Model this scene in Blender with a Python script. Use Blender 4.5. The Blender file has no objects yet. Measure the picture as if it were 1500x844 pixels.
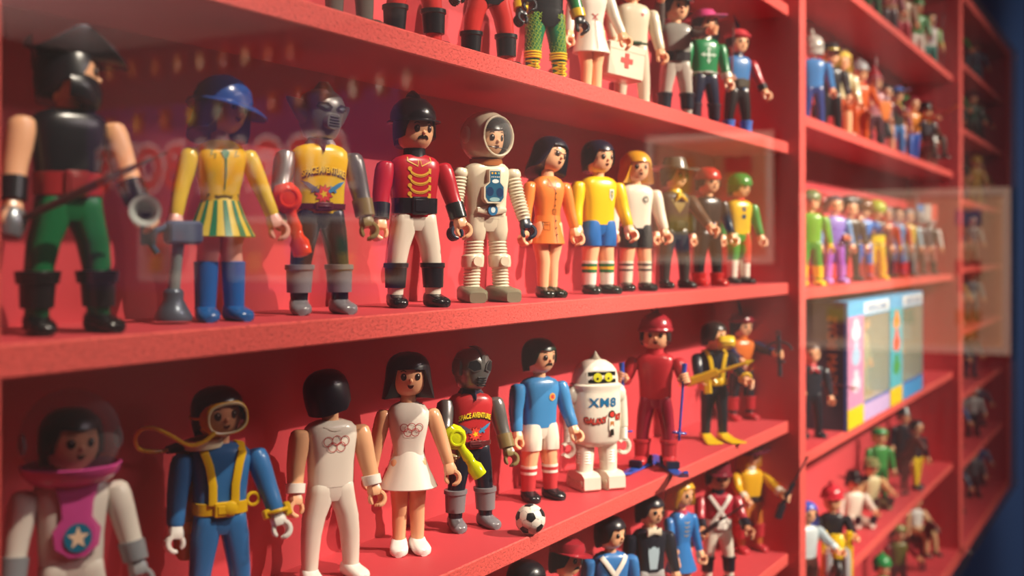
import bpy, math, random
from mathutils import Vector, Matrix, noise
from mathutils.geometry import tessellate_polygon
random.seed(7)
SC = bpy.context.scene
COL = SC.collection
PI = math.pi
# ---------------------------------------------------------------- camera
F = 1720.0; CXP = 750.0; HOR = 371.0
TH = math.atan((1706.0-750.0)/F); CT, ST = math.cos(TH), math.sin(TH)
H0 = 0.357            # camera distance to the plane of the shelf fronts (y = 0)
Z0 = 1.30             # camera height above the floor
cam = bpy.data.cameras.new('camera'); camo = bpy.data.objects.new('camera', cam); COL.objects.link(camo)
camo.location = (0, -H0, Z0); camo.rotation_euler = (PI/2, 0, TH-PI/2)
cam.sensor_width = 36; cam.lens = F/1500*36; cam.shift_y = -(422-HOR)/1500
cam.clip_start = 0.02; cam.clip_end = 60
cam.dof.use_dof = True; cam.dof.focus_distance = 0.72; cam.dof.aperture_fstop = 7.0
SC.camera = camo
# ---------------------------------------------------------------- world, lamps, exposure
w = bpy.data.worlds.new('world'); SC.world = w; w.use_nodes = True
w.node_tree.nodes['Background'].inputs[0].default_value = (0.20, 0.22, 0.35, 1)
w.node_tree.nodes['Background'].inputs[1].default_value = 0.25
SC.view_settings.view_transform = 'Standard'; SC.view_settings.look = 'None'
SC.view_settings.exposure = 0.22; SC.view_settings.gamma = 1.0; SC.view_settings.use_curve_mapping = False
WARM = (1.0, 0.86, 0.70)
def spot(x, y, z, tx, ty, tz, power, size, blend, rad, col=WARM):
    l = bpy.data.lights.new('spot_or_added_wash', 'SPOT'); o = bpy.data.objects.new('spot_or_added_wash', l); COL.objects.link(o)
    l.energy = power; l.spot_size = math.radians(size); l.spot_blend = blend; l.shadow_soft_size = rad; l.color = col
    o.location = (x, y, Z0+z)
    d = Vector((tx-x, ty-y, tz-z)); o.rotation_euler = d.to_track_quat('-Z', 'Y').to_euler()
    return o
spot(1.28, -1.50, 0.98, 1.22, 0, -0.09, 320, 49, 0.8, 0.010)
spot(0.44, -0.72, 1.00, 0.42, 0, -0.10, 72, 60, 0.8, 0.010)
spot(2.0, -1.60, 0.98, 1.95, 0, -0.12, 185, 52, 1.0, 0.010)
spot(2.45, -1.65, 0.98, 2.35, 0, -0.15, 155, 54, 1.0, 0.010)
def area(x, y, z, sx, sy, power, col):
    l = bpy.data.lights.new('fill_light', 'AREA'); o = bpy.data.objects.new('fill_light', l); COL.objects.link(o)
    l.shape = 'RECTANGLE'; l.size = sx; l.size_y = sy; l.energy = power; l.color = col; o.location = (x, y, Z0+z)
area(1.2, -1.9, 1.17, 1.4, 0.4, 20, (1.0, 0.84, 0.86))  # added soft fill, not a fixture of the room
spot(2.7, -3.4, 1.10, 5.0, -2.3, 0.05, 170, 100, 0.8, 0.05, (1.0, 0.86, 0.80))  # added wall wash that brightens the mirrored side wall
spot(3.2, -2.6, 1.10, 5.0, -0.7, 0.0, 120, 60, 0.8, 0.05, (1.0, 0.88, 0.76))  # added wash so the mirrored tan poster shows stronger
spot(2.6, -4.4, 1.10, 5.0, -4.3, 0.05, 330, 90, 0.8, 0.05, (0.98, 0.84, 0.95))  # added wash on banner and letters to lift their reflection
spot(3.2, -4.9, 0.0, 4.1, -4.5, 1.22, 260, 110, 0.9, 0.08, (1.0, 0.90, 0.86))  # added uplight aimed at the ceiling to brighten its reflection

# ---------------------------------------------------------------- materials
def lin(h):
    h = h.lstrip('#'); v = [int(h[i:i+2], 16)/255 for i in (0, 2, 4)]
    return tuple(c/12.92 if c <= 0.04045 else ((c+0.055)/1.055)**2.4 for c in v)+(1,)
MC = {}
def mat(h, rough=0.28, metal=0.0, sub=0.0):
    k = (h, rough, metal, sub)
    if k in MC: return MC[k]
    m = bpy.data.materials.new('plastic_'+h.strip('#')); m.use_nodes = True
    b = m.node_tree.nodes['Principled BSDF']; N = m.node_tree
    c = lin(h)
    tex = N.nodes.new('ShaderNodeTexNoise'); tex.inputs['Scale'].default_value = 60; tex.inputs['Detail'].default_value = 3
    tc = N.nodes.new('ShaderNodeTexCoord'); N.links.new(tc.outputs['Object'], tex.inputs['Vector'])
    rp = N.nodes.new('ShaderNodeMix'); rp.data_type = 'RGBA'
    rp.inputs[6].default_value = tuple(x*0.90 for x in c[:3])+(1,); rp.inputs[7].default_value = tuple(min(1, x*1.05) for x in c[:3])+(1,)
    N.links.new(tex.outputs['Fac'], rp.inputs[0]); N.links.new(rp.outputs[2], b.inputs['Base Color'])
    b.inputs['Roughness'].default_value = rough; b.inputs['Metallic'].default_value = metal
    b.inputs['IOR'].default_value = 1.5
    MC[k] = m; return m
def clear(h, rough=0.05, alpha=0.35, slope=0.75):
    k = ('clear', h, rough, alpha, slope)
    if k in MC: return MC[k]
    m = bpy.data.materials.new('clear_plastic_'+h.strip('#')); m.use_nodes = True; N = m.node_tree
    for n in list(N.nodes): N.nodes.remove(n)
    o = N.nodes.new('ShaderNodeOutputMaterial'); mx = N.nodes.new('ShaderNodeMixShader'); tr = N.nodes.new('ShaderNodeBsdfTransparent')
    pr = N.nodes.new('ShaderNodeBsdfPrincipled'); lw = N.nodes.new('ShaderNodeLayerWeight'); lw.inputs['Blend'].default_value = 0.35
    ad = N.nodes.new('ShaderNodeMath'); ad.operation = 'MULTIPLY_ADD'; ad.inputs[1].default_value = slope; ad.inputs[2].default_value = alpha
    ad.use_clamp = True
    pr.inputs['Base Color'].default_value = lin(h); pr.inputs['Roughness'].default_value = rough
    c = lin(h); tr.inputs[0].default_value = tuple(0.35+0.65*x for x in c[:3])+(1,)
    N.links.new(lw.outputs['Facing'], ad.inputs[0]); N.links.new(ad.outputs[0], mx.inputs[0])
    N.links.new(tr.outputs[0], mx.inputs[1]); N.links.new(pr.outputs[0], mx.inputs[2]); N.links.new(mx.outputs[0], o.inputs[0])
    MC[k] = m; return m
HAZE = (0.0, 0.012)  # haze mixed into the glass, least and most
def glassmat():
    m = bpy.data.materials.new('cabinet_glass'); m.use_nodes = True; N = m.node_tree
    for n in list(N.nodes): N.nodes.remove(n)
    o = N.nodes.new('ShaderNodeOutputMaterial'); mx = N.nodes.new('ShaderNodeMixShader'); tr = N.nodes.new('ShaderNodeBsdfTransparent')
    gl = N.nodes.new('ShaderNodeBsdfGlossy'); gl.inputs['Roughness'].default_value = 0.0
    fr = N.nodes.new('ShaderNodeFresnel'); fr.inputs['IOR'].default_value = 1.58
    ge = N.nodes.new('ShaderNodeNewGeometry'); inv = N.nodes.new('ShaderNodeMath'); inv.operation = 'SUBTRACT'; inv.inputs[0].default_value = 1
    mu = N.nodes.new('ShaderNodeMath'); mu.operation = 'MULTIPLY'
    N.links.new(ge.outputs['Backfacing'], inv.inputs[1]); N.links.new(inv.outputs[0], mu.inputs[0]); N.links.new(fr.outputs[0], mu.inputs[1])
    N.links.new(mu.outputs[0], mx.inputs[0]); N.links.new(gl.outputs[0], mx.inputs[2])
    # patchy diffuse film mixed in so the pane carries a veil of haze
    df = N.nodes.new('ShaderNodeBsdfDiffuse'); df.inputs[0].default_value = (0.8, 0.78, 0.78, 1); dm = N.nodes.new('ShaderNodeMixShader')
    tc = N.nodes.new('ShaderNodeTexCoord'); nz = N.nodes.new('ShaderNodeTexNoise'); nz.inputs['Scale'].default_value = 5; nz.inputs['Detail'].default_value = 3
    mr = N.nodes.new('ShaderNodeMapRange'); mr.inputs[1].default_value = 0.3; mr.inputs[2].default_value = 0.75; mr.inputs[3].default_value = HAZE[0]; mr.inputs[4].default_value = HAZE[1]
    N.links.new(tc.outputs['Object'], nz.inputs['Vector']); N.links.new(nz.outputs['Fac'], mr.inputs[0]); N.links.new(mr.outputs[0], dm.inputs[0])
    N.links.new(tr.outputs[0], dm.inputs[1]); N.links.new(df.outputs[0], dm.inputs[2]); N.links.new(dm.outputs[0], mx.inputs[1]); N.links.new(mx.outputs[0], o.inputs[0])
    tr.inputs[0].default_value = (0.98, 0.985, 0.98, 1)
    return m
def wallmat(name, h, rough=0.7, bump=0.15, scale=80, var=0.12, pits=0.0):
    m = bpy.data.materials.new(name); m.use_nodes = True; N = m.node_tree; b = N.nodes['Principled BSDF']
    tc = N.nodes.new('ShaderNodeTexCoord'); c = lin(h)
    t1 = N.nodes.new('ShaderNodeTexNoise'); t1.inputs['Scale'].default_value = 7; t1.inputs['Detail'].default_value = 4
    t2 = N.nodes.new('ShaderNodeTexNoise'); t2.inputs['Scale'].default_value = scale; t2.inputs['Detail'].default_value = 5
    N.links.new(tc.outputs['Object'], t1.inputs['Vector']); N.links.new(tc.outputs['Object'], t2.inputs['Vector'])
    rp = N.nodes.new('ShaderNodeMix'); rp.data_type = 'RGBA'
    rp.inputs[6].default_value = tuple(x*(1-var) for x in c[:3])+(1,); rp.inputs[7].default_value = tuple(min(1, x*(1+var)) for x in c[:3])+(1,)
    N.links.new(t1.outputs['Fac'], rp.inputs[0]); col = rp.outputs[2]
    bp = N.nodes.new('ShaderNodeBump'); bp.inputs['Strength'].default_value = bump; bp.inputs['Distance'].default_value = 0.0006
    h_ = t2.outputs['Fac']
    if pits:
        v = N.nodes.new('ShaderNodeTexNoise'); v.inputs['Scale'].default_value = scale*1.3; v.inputs['Detail'].default_value = 6; v.inputs['Roughness'].default_value = 0.75
        mp = N.nodes.new('ShaderNodeMapping'); mp.inputs['Scale'].default_value = (0.6, 1, 1.3)
        N.links.new(tc.outputs['Object'], mp.inputs[0]); N.links.new(mp.outputs[0], v.inputs['Vector'])
        cr = N.nodes.new('ShaderNodeValToRGB'); cr.color_ramp.elements[0].position = 0.36; cr.color_ramp.elements[1].position = 0.46
        N.links.new(v.outputs['Fac'], cr.inputs[0])
        m2 = N.nodes.new('ShaderNodeMix'); m2.data_type = 'RGBA'; m2.inputs[6].default_value = tuple(x*(1-pits) for x in c[:3])+(1,)
        N.links.new(cr.outputs[0], m2.inputs[0]); N.links.new(col, m2.inputs[7]); col = m2.outputs[2]
        mm = N.nodes.new('ShaderNodeMath'); mm.operation = 'ADD'; N.links.new(cr.outputs[0], mm.inputs[0]); N.links.new(t2.outputs['Fac'], mm.inputs[1]); h_ = mm.outputs[0]
    N.links.new(h_, bp.inputs['Height']); N.links.new(bp.outputs[0], b.inputs['Normal']); N.links.new(col, b.inputs['Base Color'])
    b.inputs['Roughness'].default_value = rough
    return m
RED = wallmat('red_painted_board', '#c43e46', 0.6, 0.0, 300, 0.05)
REDEDGE = wallmat('red_painted_raw_board_edge', '#dc554e', 0.6, 0.6, 520, 0.08, pits=0.30)

# ---------------------------------------------------------------- mesh building (millimetres inside figures)
class MB:
    def __init__(s): s.v = []; s.f = []; s.mi = []; s.cur = 0
    def add(s, vs, fs):
        b = len(s.v); s.v += [Vector(p) for p in vs]; s.f += [tuple(i+b for i in f) for f in fs]; s.mi += [s.cur]*len(fs); return s
    def xf(s, M):
        s.v = [M @ p for p in s.v]; return s
    def join(s, o): return s.add(o.v, o.f)
def spw(c, e): return math.copysign(abs(c)**(2.0/e), c)
def loft(mb, secs, n=16, cap=True):
    """secs: (centre, U half axis, V half axis, exponent)"""
    vs = []; fs = []
    for (c, U, V, e) in secs:
        c = Vector(c); U = Vector(U); V = Vector(V)
        for i in range(n):
            a = 2*PI*(i+0.5)/n; vs.append(c+U*spw(math.cos(a), e)+V*spw(math.sin(a), e))
    for j in range(len(secs)-1):
        for i in range(n):
            k = (i+1) % n; fs.append((j*n+i, j*n+k, (j+1)*n+k, (j+1)*n+i))
    if cap:
        fs.append(tuple(range(n-1, -1, -1))); fs.append(tuple((len(secs)-1)*n+i for i in range(n)))
    return mb.add(vs, fs)
def zl(mb, rows, n=16, e=2.0, cap=True):
    """rows: (z, hw, hd[, cx, cy[, e]]) from low to high"""
    S = []
    for r in rows:
        z, hw, hd = r[:3]; cx, cy = (r[3], r[4]) if len(r) > 4 else (0, 0); ee = r[5] if len(r) > 5 else e
        S.append(((cx, cy, z), (hw, 0, 0), (0, hd, 0), ee))
    return loft(mb, S, n, cap)
def tube(mb, pts, rad, n=8, flat=1.0, up=(0, 1, 0), e=2.0):
    pts = [Vector(p) for p in pts]; S = []
    if not isinstance(rad, (list, tuple)): rad = [rad]*len(pts)
    pu = None
    for i, p in enumerate(pts):
        t = (pts[min(i+1, len(pts)-1)]-pts[max(i-1, 0)])
        if t.length < 1e-9: t = Vector((0, 0, 1))
        t.normalize()
        u = Vector(up) if pu is None else pu
        u = u-t*u.dot(t)
        if u.length < 1e-4: u = Vector((1, 0, 0)); u = u-t*u.dot(t)
        u.normalize(); pu = u; w_ = t.cross(u)
        S.append((p, u*rad[i]*flat, w_*rad[i], e))
    # orientation: U x V should follow t
    return loft(mb, S, n)
def box(mb, x0, x1, y0, y1, z0, z1, b=0.0, n=0):
    if b <= 0:
        vs = [(x, y, z) for z in (z0, z1) for y in (y0, y1) for x in (x0, x1)]
        fs = [(0, 2, 3, 1), (4, 5, 7, 6), (0, 1, 5, 4), (2, 6, 7, 3), (0, 4, 6, 2), (1, 3, 7, 5)]
        return mb.add(vs, fs)
    cx, cy = (x0+x1)/2, (y0+y1)/2; hx, hy = (x1-x0)/2, (y1-y0)/2
    def ring(z, ins):
        a, c = hx-ins, hy-ins; k = b*0.6
        return [(cx+sx, cy+sy, z) for sx, sy in ((a-k, -c), (a, -c+k), (a, c-k), (a-k, c), (-a+k, c), (-a, c-k), (-a, -c+k), (-a+k, -c))]
    vs = ring(z0, b*0.7)+ring(z0+b*0.7, 0)+ring(z1-b*0.7, 0)+ring(z1, b*0.7)
    fs = [tuple(range(7, -1, -1)), tuple(range(24, 32))]
    for j in range(3):
        for i in range(8):
            k = (i+1) % 8; fs.append((j*8+i, j*8+k, j*8+8+k, j*8+8+i))
    return mb.add(vs, fs)
def ellip(mb, c, rx, ry, rz, n=12, m=8):
    rows = []
    for j in range(m+1):
        a = -PI/2+PI*j/m; rows.append((c[2]+rz*math.sin(a), max(1e-3, rx*math.cos(a)), max(1e-3, ry*math.cos(a)), c[0], c[1]))
    return zl(mb, rows, n)
def torus(mb, c, R, r, axis='z', n=24, m=8, sx=1.0, sy=1.0, a0=0, a1=2*PI):
    full = abs(a1-a0-2*PI) < 1e-6; N_ = n if full else n+1; vs = []; fs = []
    for i in range(N_):
        a = a0+(a1-a0)*i/n
        for j in range(m):
            b = 2*PI*j/m; q = R+r*math.cos(b); p = (q*math.cos(a)*sx, q*math.sin(a)*sy, r*math.sin(b))
            if axis == 'y': p = (p[0], -p[2], p[1])
            if axis == 'x': p = (p[2], p[0], p[1])
            vs.append((p[0]+c[0], p[1]+c[1], p[2]+c[2]))
    for i in range(n):
        i2 = (i+1) % N_
        for j in range(m):
            k = (j+1) % m; fs.append((i*m+j, i2*m+j, i2*m+k, i*m+k))
    return mb.add(vs, fs)
def rodbox(mb, p, q, w_, h_, e=4.0, n=8):
    return tube(mb, [p, q], [h_, h_], n=n, flat=w_/h_, up=(1, 0, 0), e=e)
def build(name, mb, m, parent=None, scale=0.001, smooth=True, ang=38, loc=None, M=None):
    vs = [v*scale for v in mb.v]
    me = bpy.data.meshes.new(name); me.from_pydata(vs, [], mb.f)
    for mm in (m if isinstance(m, (list, tuple)) else [m]): me.materials.append(mm)
    if isinstance(m, (list, tuple)): me.polygons.foreach_set('material_index', mb.mi)
    if smooth:
        me.polygons.foreach_set('use_smooth', [True]*len(me.polygons)); me.set_sharp_from_angle(angle=math.radians(ang))
    me.update()
    o = bpy.data.objects.new(name, me); COL.objects.link(o)
    if parent: o.parent = parent
    if M is not None: o.matrix_local = M
    if loc is not None: o.location = loc
    return o
LABELS = {}
def tag(o, label=None, cat=None, group=None, kind=None):
    if label: o['label'] = label; LABELS.setdefault(label, []).append(o.name)
    if cat: o['category'] = cat
    if group: o['group'] = group
    if kind: o['kind'] = kind
    return o
def empty(name, M):
    o = bpy.data.objects.new(name, None); COL.objects.link(o); o.empty_display_size = 0.01; o.matrix_world = M; return o
def at(px, y):
    """X where the sight line of picture column px crosses depth y behind the shelf fronts"""
    u = (px-CXP)/F; return (y+H0)*(CT+u*ST)/(ST-u*CT)
def facecam(px): return (TH-math.atan((px-CXP)/F))-PI/2   # rotation that turns a figure's front (-y) to the camera
_txt = {}
def textmb(s, size=1.0, bold=0.0, arc=0.0, space=1.0):
    """letters as a flat mesh, centred, x right, z up; returns list of verts (x,z) and faces"""
    k = (s, bold, space)
    if k not in _txt:
        cu = bpy.data.curves.new('t', 'FONT'); cu.body = s; cu.offset = bold; cu.resolution_u = 3; cu.align_x = 'CENTER'; cu.space_character = space
        o = bpy.data.objects.new('t', cu); COL.objects.link(o); bpy.context.view_layer.update()
        me = bpy.data.meshes.new_from_object(o.evaluated_get(bpy.context.evaluated_depsgraph_get()))
        _txt[k] = ([(v.co.x, v.co.y) for v in me.vertices], [tuple(p.vertices) for p in me.polygons])
        bpy.data.objects.remove(o); bpy.data.curves.remove(cu); bpy.data.meshes.remove(me)
    vs, fs = _txt[k]
    out = [(x*size, y*size) for x, y in vs]
    if arc: out = [(x, z-arc*x*x) for x, z in out]
    return out, fs
# ---------------------------------------------------------------- room
room = {}
def struct(name, x0, x1, y0, y1, z0, z1, m):
    mb = MB(); box(mb, x0, x1, y0, y1, z0, z1); o = build(name, mb, m, scale=1, smooth=False); o['kind'] = 'structure'; return o
NAVY = wallmat('navy_wall_paint', '#274a7c', 0.75, 0.1, 60, 0.06)
PURP = wallmat('maroon_wall_paint', '#3c1c26', 0.75, 0.1, 60, 0.06)
DARKW = wallmat('dark_wall_paint', '#2a1620', 0.8, 0.1, 60, 0.06)
CEIL = wallmat('pale_ceiling_paint', '#c9a8a0', 0.8, 0.1, 40, 0.04)
FLOORM = wallmat('dark_floor', '#3a2c2a', 0.5, 0.1, 30, 0.15)
RX0, RX1, RY0, RY1 = -1.3, 5.0, -5.45, 0.12
struct('floor', RX0-.1, RX1+.1, RY0-.1, RY1+.1, -0.1, 0, FLOORM)
struct('ceiling', RX0-.1, RX1+.1, RY0-.1, RY1+.1, Z0+1.22, Z0+1.32, CEIL)
struct('wall_back', RX0-.1, RX1+.1, RY1, RY1+.1, 0, Z0+1.22, NAVY)
struct('wall_front', RX0-.1, RX1+.1, RY0-.1, RY0, 0, Z0+1.22, DARKW)
struct('wall_left', RX0-.1, RX0, RY0, RY1, 0, Z0+1.22, DARKW)
struct('wall_right', RX1, RX1+.1, RY0, RY1, 0, Z0+1.22, PURP)

# ---------------------------------------------------------------- display cabinet
T = 0.0125
DEP = 0.084
XL, XD1, XD1b, XD2, XD2b, XR, XRb = 0.2635, 1.259, 1.283, 2.388, 2.428, 3.18, 3.25
FR = -0.013
ZT, ZB = 0.5155, -0.582
cab = empty('display_cabinet', Matrix.Translation((0, 0, Z0+ZB-T)))
tag(cab, 'long red painted shelving cabinet with three bays on the navy wall', 'cabinet')
def board(name, x0, x1, y0, y1, z0, z1, front=True, label=None):
    mb = MB(); nx = 1
    b = 0.0008
    # box whose front edge is slightly rounded and carries the raw-board finish
    vs = []; fs = []
    prof = [(y0+b, z0), (y0, z0+b), (y0, z1-b), (y0+b, z1), (y1, z1), (y1, z0)] if z1-z0 < x1-x0 else None
    if prof:
        for x in (x0, x1): vs += [(x, p[0], p[1]) for p in prof]
        n = 6
        for i in range(n): k = (i+1) % n; fs.append((i, i+n, k+n, k))
        fs += [tuple(range(n)), tuple(range(2*n-1, n-1, -1))]
        mb.add(vs, fs); mb.mi = [1, 1, 1, 0, 0, 0, 0, 0] if front else [0]*8
    else:
        prof = [(x0, y0+b), (x0+b, y0), (x1-b, y0), (x1, y0+b), (x1, y1), (x0, y1)]
        for z in (z0, z1): vs += [(p[0], p[1], z) for p in prof]
        n = 6
        for i in range(n): k = (i+1) % n; fs.append((i, k, k+n, i+n))
        fs += [tuple(range(n-1, -1, -1)), tuple(range(n, 2*n))]
        mb.add(vs, fs); mb.mi = [1, 1, 1, 0, 0, 0, 0, 0]
    for v in mb.v: v.z -= (ZB-T)
    o = build(name, mb, [RED, REDEDGE], cab, scale=1, smooth=False)
    if label: o['label'] = label
    return o
SH1 = [0.420, 0.2700, 0.1204, -0.0321, -0.1821, -0.3257, -0.470]
SH2 = [0.343, 0.1573, -0.040, -0.228, -0.4035]
SH3 = [0.388, 0.255, 0.110, -0.028, -0.155, -0.285, -0.425]
board('back_panel', XL-.024, XRb, DEP, DEP+0.012, ZB-T, ZT, front=False)
board('side_panel', XL-.024, XL, FR, DEP, ZB-T, ZT)
board('side_panel', XR, XRb, FR, DEP, ZB-T, ZT)
board('divider', XD1, XD1b, FR, DEP, ZB, ZT-0.02)
board('divider', XD2, XD2b, FR, DEP, ZB, ZT-0.02)
board('top_panel', XL, XR, FR, DEP, ZT-0.02, ZT)
board('bottom_panel', XL, XR, FR, DEP, ZB-T, ZB+0.012)
for z in SH1: board('shelf', XL, XD1, 0, DEP, z-T, z)
for z in SH2: board('shelf', XD1b, XD2, 0, DEP, z-T, z)
for z in SH3: board('shelf', XD2b, XR, 0, DEP, z-T, z)
# glass front held by small screws
GY = -0.024
g = MB(); box(g, XL-.024, XRb, GY-0.004, GY, ZB-T, ZT)
go = build('glass_pane', g, glassmat(), scale=1, smooth=False, loc=(0, 0, Z0)); tag(go, 'clear reflective glass pane closing the front of the red cabinet', 'glass')
for (sx, sz) in ((XRb-.03, ZT-.02), (XD2+.02, ZB+.004), (XL+.3, ZT-.02), (XRb-.03, ZB+.004)):
    m = MB(); zl(m, [(0, 4.5, 4.5), (1.5, 4.5, 4.5), (2.5, 3, 3)], 14); m.xf(Matrix.Rotation(PI/2, 4, 'X'))
    build('fixing_screw', m, mat('#c9c4bd', 0.25, 0.9), go, loc=(sx, GY-0.004, sz))

# ---------------------------------------------------------------- things on the far side wall (seen only as reflections)
def wallpos(px, py):
    """point on wall_right whose mirror image in the glass falls on this sight line"""
    a = TH-math.atan((px-CXP)/F); d = RX1/math.cos(a); zc = d*math.cos(TH-a)
    yv = RX1*math.tan(a)-H0; z = -(py-HOR)/F*zc
    return (2*GY-yv, z)
def quad_on_wall(px0, py0, px1, py1):
    (ya, za), (yb, zb) = wallpos(px0, py0), wallpos(px1, py1)
    zt = max(za, zb); 
    return ya, yb
def frame(px0, px1, zt, zb, label, painter, fcol='#e8e0d0', pcol='#d8b080'):
    ya = wallpos(px0, 371)[0]; yb = wallpos(px1, 371)[0]; y0, y1 = min(ya, yb), max(ya, yb)
    fr = empty('framed_poster', Matrix.Translation((RX1, (y0+y1)/2, Z0+zb))); tag(fr, label, 'poster')
    Y0, Y1, ZZ = -(y1-y0)/2, (y1-y0)/2, zt-zb
    m = MB(); b = 0.03
    box(m, -0.025, 0, Y0, Y1, 0, b); box(m, -0.025, 0, Y0, Y1, ZZ-b, ZZ); box(m, -0.025, 0, Y0, Y0+b, b, ZZ-b); box(m, -0.025, 0, Y1-b, Y1, b, ZZ-b)
    build('frame', m, mat(fcol, 0.5), fr, scale=1, smooth=False)
    m = MB(); box(m, -0.012, -0.001, Y0+b, Y1-b, b, ZZ-b); build('print', m, mat(pcol, 0.6), fr, scale=1, smooth=False)
    painter(fr, Y0+b, Y1-b, b, ZZ-b)
def fig_print(fr, y, z, s, cols):
    m = MB(); box(m, -0.014, -0.012, y-.22*s, y+.22*s, z, z+.42*s); build('printed_legs', m, mat(cols[0], .6), fr, scale=1, smooth=False)
    m = MB(); box(m, -0.014, -0.012, y-.3*s, y+.3*s, z+.42*s, z+.8*s); build('printed_body', m, mat(cols[1], .6), fr, scale=1, smooth=False)
    m = MB(); vs = [(-0.0145, y, z+.92*s)]+[(-0.0145, y+.16*s*math.cos(a*PI/6), z+.92*s+.16*s*math.sin(a*PI/6)) for a in range(12)]
    m.add(vs, [(0, 1+(i+1) % 12, 1+i) for i in range(12)]); build('printed_head', m, mat('#e2a070', .6), fr, scale=1, smooth=False)
CL = ['#c23a22', '#d98a1e', '#3a5a8a', '#e8c838', '#507a40', '#7a2a2a', '#e8e0d0']
def many(nr, nc):
    def p(fr, y0, y1, z0, z1):
        R = random.Random(nr*7+nc)
        for r in range(nr):
            for c in range(nc):
                s = min((z1-z0)/nr/1.25, (y1-y0)/nc/0.8)
                fig_print(fr, y0+(c+.5)*(y1-y0)/nc, z0+(r+.08)*(z1-z0)/nr, s, (R.choice(CL), R.choice(CL)))
    return p
def zat(px, py): return wallpos(px, py)[1]
frame(1172, 1478, zat(1300, 279), zat(1300, 513), 'large framed tan poster of toys on side wall, mirrored across the right bays', many(3, 3), '#fae0c4', '#f0c498')
frame(948, 1132, zat(1132, 192), zat(1132, 386), 'framed cream poster on side wall, mirrored over the sheriff and biker', many(2, 2), '#fcecd4', '#d8a070')
frame(338, 470, zat(400, 318), zat(400, 412), 'framed orange picture on side wall, mirrored right of yellow dress girl', many(1, 2), '#e8dcc8', '#c8702a')
frame(476, 600, zat(500, 316), zat(500, 412), 'framed brown picture on side wall, mirrored over yellow vest robot legs', many(1, 2), '#d8c8b0', '#9a5a30')
frame(206, 288, zat(250, 326), zat(250, 412), 'small pale framed picture on side wall, mirrored beside blue boots', many(1, 2), '#eee8dc', '#b8b8a4')
# purple banner that carries the lettering
ya_, yb_ = wallpos(585, 371)[0], wallpos(128, 371)[0]; zt_, zb2 = 0.86, -0.22
bn = empty('wall_banner', Matrix.Translation((RX1, (ya_+yb_)/2, Z0+zb2))); tag(bn, 'large purple banner panel on the side wall behind the red letters', 'banner')
m = MB(); box(m, -0.008, 0, -abs(ya_-yb_)/2, abs(ya_-yb_)/2, 0, zt_-zb2); build('banner_sheet', m, wallmat('purple_banner', '#4e2060', 0.7, 0.0, 60, 0.06), bn, scale=1, smooth=False)
# lettering on the side wall
def wall_text(s, px0, px1, py_base, py_top, label):
    vs, fs = textmb(s, 1.0, 0.05, space=1.12)
    x0 = min(v[0] for v in vs); x1 = max(v[0] for v in vs)
    ya = wallpos(px0, 371)[0]; yb = wallpos(px1, 371)[0]; w_ = abs(ya-yb)/(x1-x0)
    zb_ = zat((px0+px1)/2, py_base); hh = (zat((px0+px1)/2, py_top)-zb_)/0.72
    root = empty('wall_lettering', Matrix.Translation((RX1, (ya+yb)/2, Z0+zb_))); tag(root, label, 'sign')
    cx = (x0+x1)/2
    # facing -x : reading direction is -y
    for nm, col, off, dep in (('letter_border', '#f0d8d0', 0.055, 0.012), ('letter', '#e8281a', -0.02, 0.018)):
        v2, f2 = textmb(s, 1.0, 0.05+off, space=1.12)
        par = list(range(len(v2)))
        def fnd(i):
            while par[i] != i: par[i] = par[par[i]]; i = par[i]
            return i
        for f in f2:
            for q in f[1:]: par[fnd(q)] = fnd(f[0])
        isl = {}
        for f in f2: isl.setdefault(fnd(f[0]), []).append(f)
        for fs_ in isl.values():
            ids = sorted({q for f in fs_ for q in f}); mp = {q: i for i, q in enumerate(ids)}
            m = MB(); m.add([(-dep, -(v2[q][0]-cx)*w_, v2[q][1]*hh) for q in ids], [tuple(mp[q] for q in f) for f in fs_])
            build(nm, m, mat(col, 0.45), root, scale=1, smooth=False)
wall_text('AIRGAM BOYS', 520, 142, 272, 208, 'red letters with white border on purple side wall, mirrored reading backwards')
# rows of small boxed toys on that wall
R = random.Random(3)
for row, (pa, pb, ya_, yb_, n) in enumerate(((165, 430, 107, 76, 9), (165, 600, 190, 118, 12))):
    for i in range(n):
        px = pa+(pb-pa)*i/(n-1); py = ya_+(yb_-ya_)*i/(n-1)
        y, z = wallpos(px, py); s = 0.09
        col = R.choice(['#e8a030', '#d8c8a0', '#f0c020', '#d86a28'] if row else ['#d89050', '#e8b878', '#c86a30'])
        r = empty('hanging_toy', Matrix.Translation((RX1-0.012, y, Z0+z-s/2)))
        tag(r, 'small %s carded toy, number %s of the %s mirrored row on the side wall' % ({'#e8a030': 'amber', '#d8c8a0': 'cream', '#f0c020': 'yellow', '#d86a28': 'orange', '#d89050': 'tan', '#e8b878': 'sand', '#c86a30': 'rust'}[col],
            ['one', 'two', 'three', 'four', 'five', 'six', 'seven', 'eight', 'nine', 'ten', 'eleven', 'twelve'][i], ['upper', 'lower'][row]), 'toy', 'carded toys on the side wall')
        m = MB(); box(m, -0.004, 0.012, -0.045, 0.045, -0.02, 0.12); build('card', m, mat('#7a1e26', .6), r, scale=1, smooth=False)
        m = MB(); zl(m, [(0, .014, .02), (.03, .016, .024), (.065, .016, .028), (.07, .008, .01), (.08, .015, .018), (.095, .012, .014)], 10); m.xf(Matrix.Translation((-.018, 0, 0)))
        build('blister', m, mat(col, .3), r, scale=1)
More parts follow.
